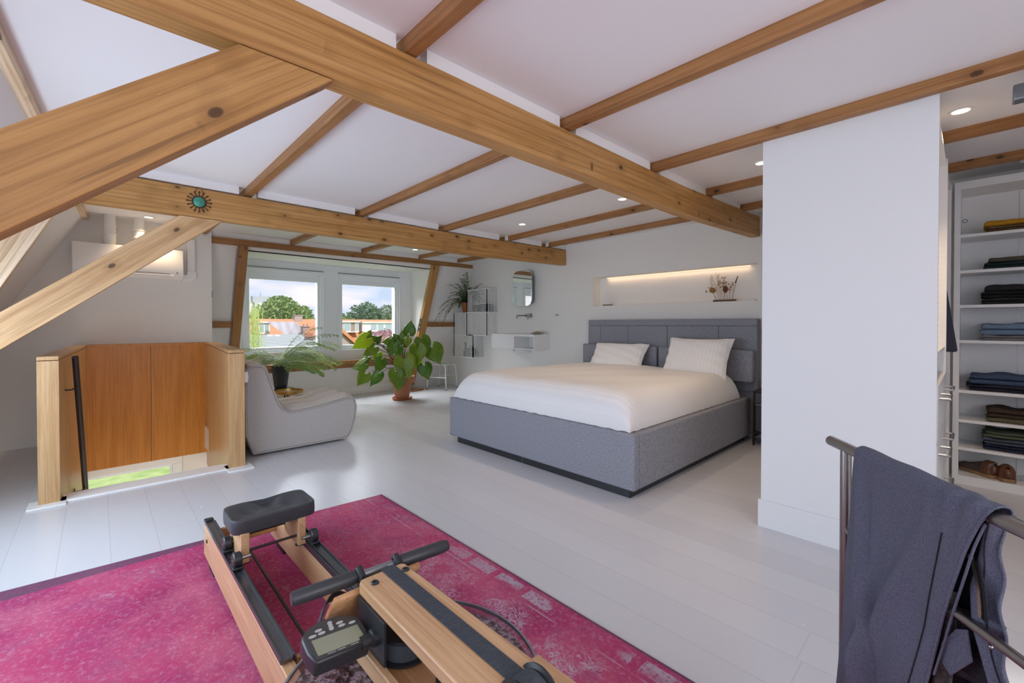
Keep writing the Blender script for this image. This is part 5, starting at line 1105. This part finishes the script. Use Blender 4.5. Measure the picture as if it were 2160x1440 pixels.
ob('roof', MB().add([(-30, 5.0, -.2), (-30, 10.6, -.2), (-56, 19.6, -.02), (-56, 9.5, -.02), (-30, 5.0, -.45), (-30, 10.6, -.45), (-56, 19.6, -.3), (-56, 9.5, -.3)], [(0, 1, 2, 3), (4, 7, 6, 5), (0, 4, 5, 1), (1, 5, 6, 2), (2, 6, 7, 3), (3, 7, 4, 0)]), FR, fh, smooth=0)
ob('fascia', MB().box(-30.02, -29.9, 5.0, 10.6, -.52, -.21), FW, fh, smooth=0); ob('wall', MB().box(-31, -30.3, 5.2, 10.4, -6, -.45), BK, fh, smooth=0)
for a in (6.4, 8.3, 9.5): w_ = ob('window_frame', MB().box(-30.3, -30.25, a, a + .85, -1.3, -.65), FW, fh, smooth=0); ob('window_pane', MB().box(-30.25, -30.23, a + .08, a + .77, -1.22, -.73), GW, w_, smooth=0)
for y in (8.9, 9.6): ob('roof_vent', MB().lathe([(.3, 0), (.3, .1), (.0001, .14)], (-50, y + 4, -.06), 12), FW, fh)
ga = thing('gabled_house', (-40, 14.1, -6), 'brick gable with orange tiled verges at the left of the right window', 'house')
ob('gable_wall', MB().prism([(-37, 12.7, -6), (-37, 16.2, -6), (-37, 16.2, -.65), (-37, 14.05, 1.3), (-37, 12.7, .05)], (-2, 0, 0)), BK, ga, smooth=0)
for a, b in (((14.05, 1.36), (16.7, -1.02)), ((14.05, 1.36), (12.62, .12))): ob('roof_side', MB().prism([(-36.7, a[0], a[1]), (-36.7, b[0], b[1]), (-36.7, b[0], b[1] + .34), (-36.7, a[0], a[1] + .34)], (-2.2, 0, 0)), OR, ga, smooth=0)
ob('gutter', MB().box(-44, -36.6, 16.5, 16.75, -1.1, -.98), FW, ga, smooth=0)
tw = thing('tower_block', (-230, 57, -6), 'distant flat-topped tower block behind the broad green tree', 'building')
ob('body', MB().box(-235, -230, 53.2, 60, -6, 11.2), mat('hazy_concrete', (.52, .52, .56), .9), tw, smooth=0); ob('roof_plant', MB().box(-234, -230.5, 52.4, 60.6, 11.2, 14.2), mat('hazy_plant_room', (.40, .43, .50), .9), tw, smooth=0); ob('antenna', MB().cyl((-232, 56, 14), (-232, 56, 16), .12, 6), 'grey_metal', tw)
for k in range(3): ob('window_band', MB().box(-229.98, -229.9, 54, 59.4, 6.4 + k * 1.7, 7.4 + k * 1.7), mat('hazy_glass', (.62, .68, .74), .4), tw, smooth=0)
gm = mat('lawn_grass', (.30, .42, .14), .95); LK(gm, ramp(gm, noise(gm, coords(gm), 1.6, 5, .7), [(.35, (.22, .36, .10)), (.65, (.42, .52, .22))]), B(gm).inputs['Base Color'])
tag(ob('lawn', MB().box(-300, -7.6, -60, 120, -6.3, -6), gm, smooth=0), 'pale green lawn below the stair window', 'grass', kind='stuff')
rd = random.Random(15); hd_ = MB()
for k in range(46): leaves(hd_, (-29 + rd.uniform(-.6, .6), -6.5 + k * .28, -5.6), (.5, .3, .4), 26, .10, rd)
tag(ob('flower_bed', hd_, G2, loc=(-29, 0, -6), smooth=0), 'dark flower bed along the far edge of the lawn', 'flower bed', kind='stuff')
pk = mat('pink_flower', (.55, .16, .22), .8)
for k in range(9):
    mb = MB(); c = (-28.3 + rd.uniform(-.2, .2), -2.6 + k * .72, -5.45 + rd.uniform(-.2, .15))
    for q in range(7): mb.ell((c[0] + rd.uniform(-.1, .1), c[1] + rd.uniform(-.14, .14), c[2] + rd.uniform(-.08, .08)), (.07, .07, .06), 8, 5)
    tag(ob('flower', mb, pk, loc=c), 'pink flower cluster in the bed beyond the lawn', 'flower', 'pink flowers beyond the lawn')
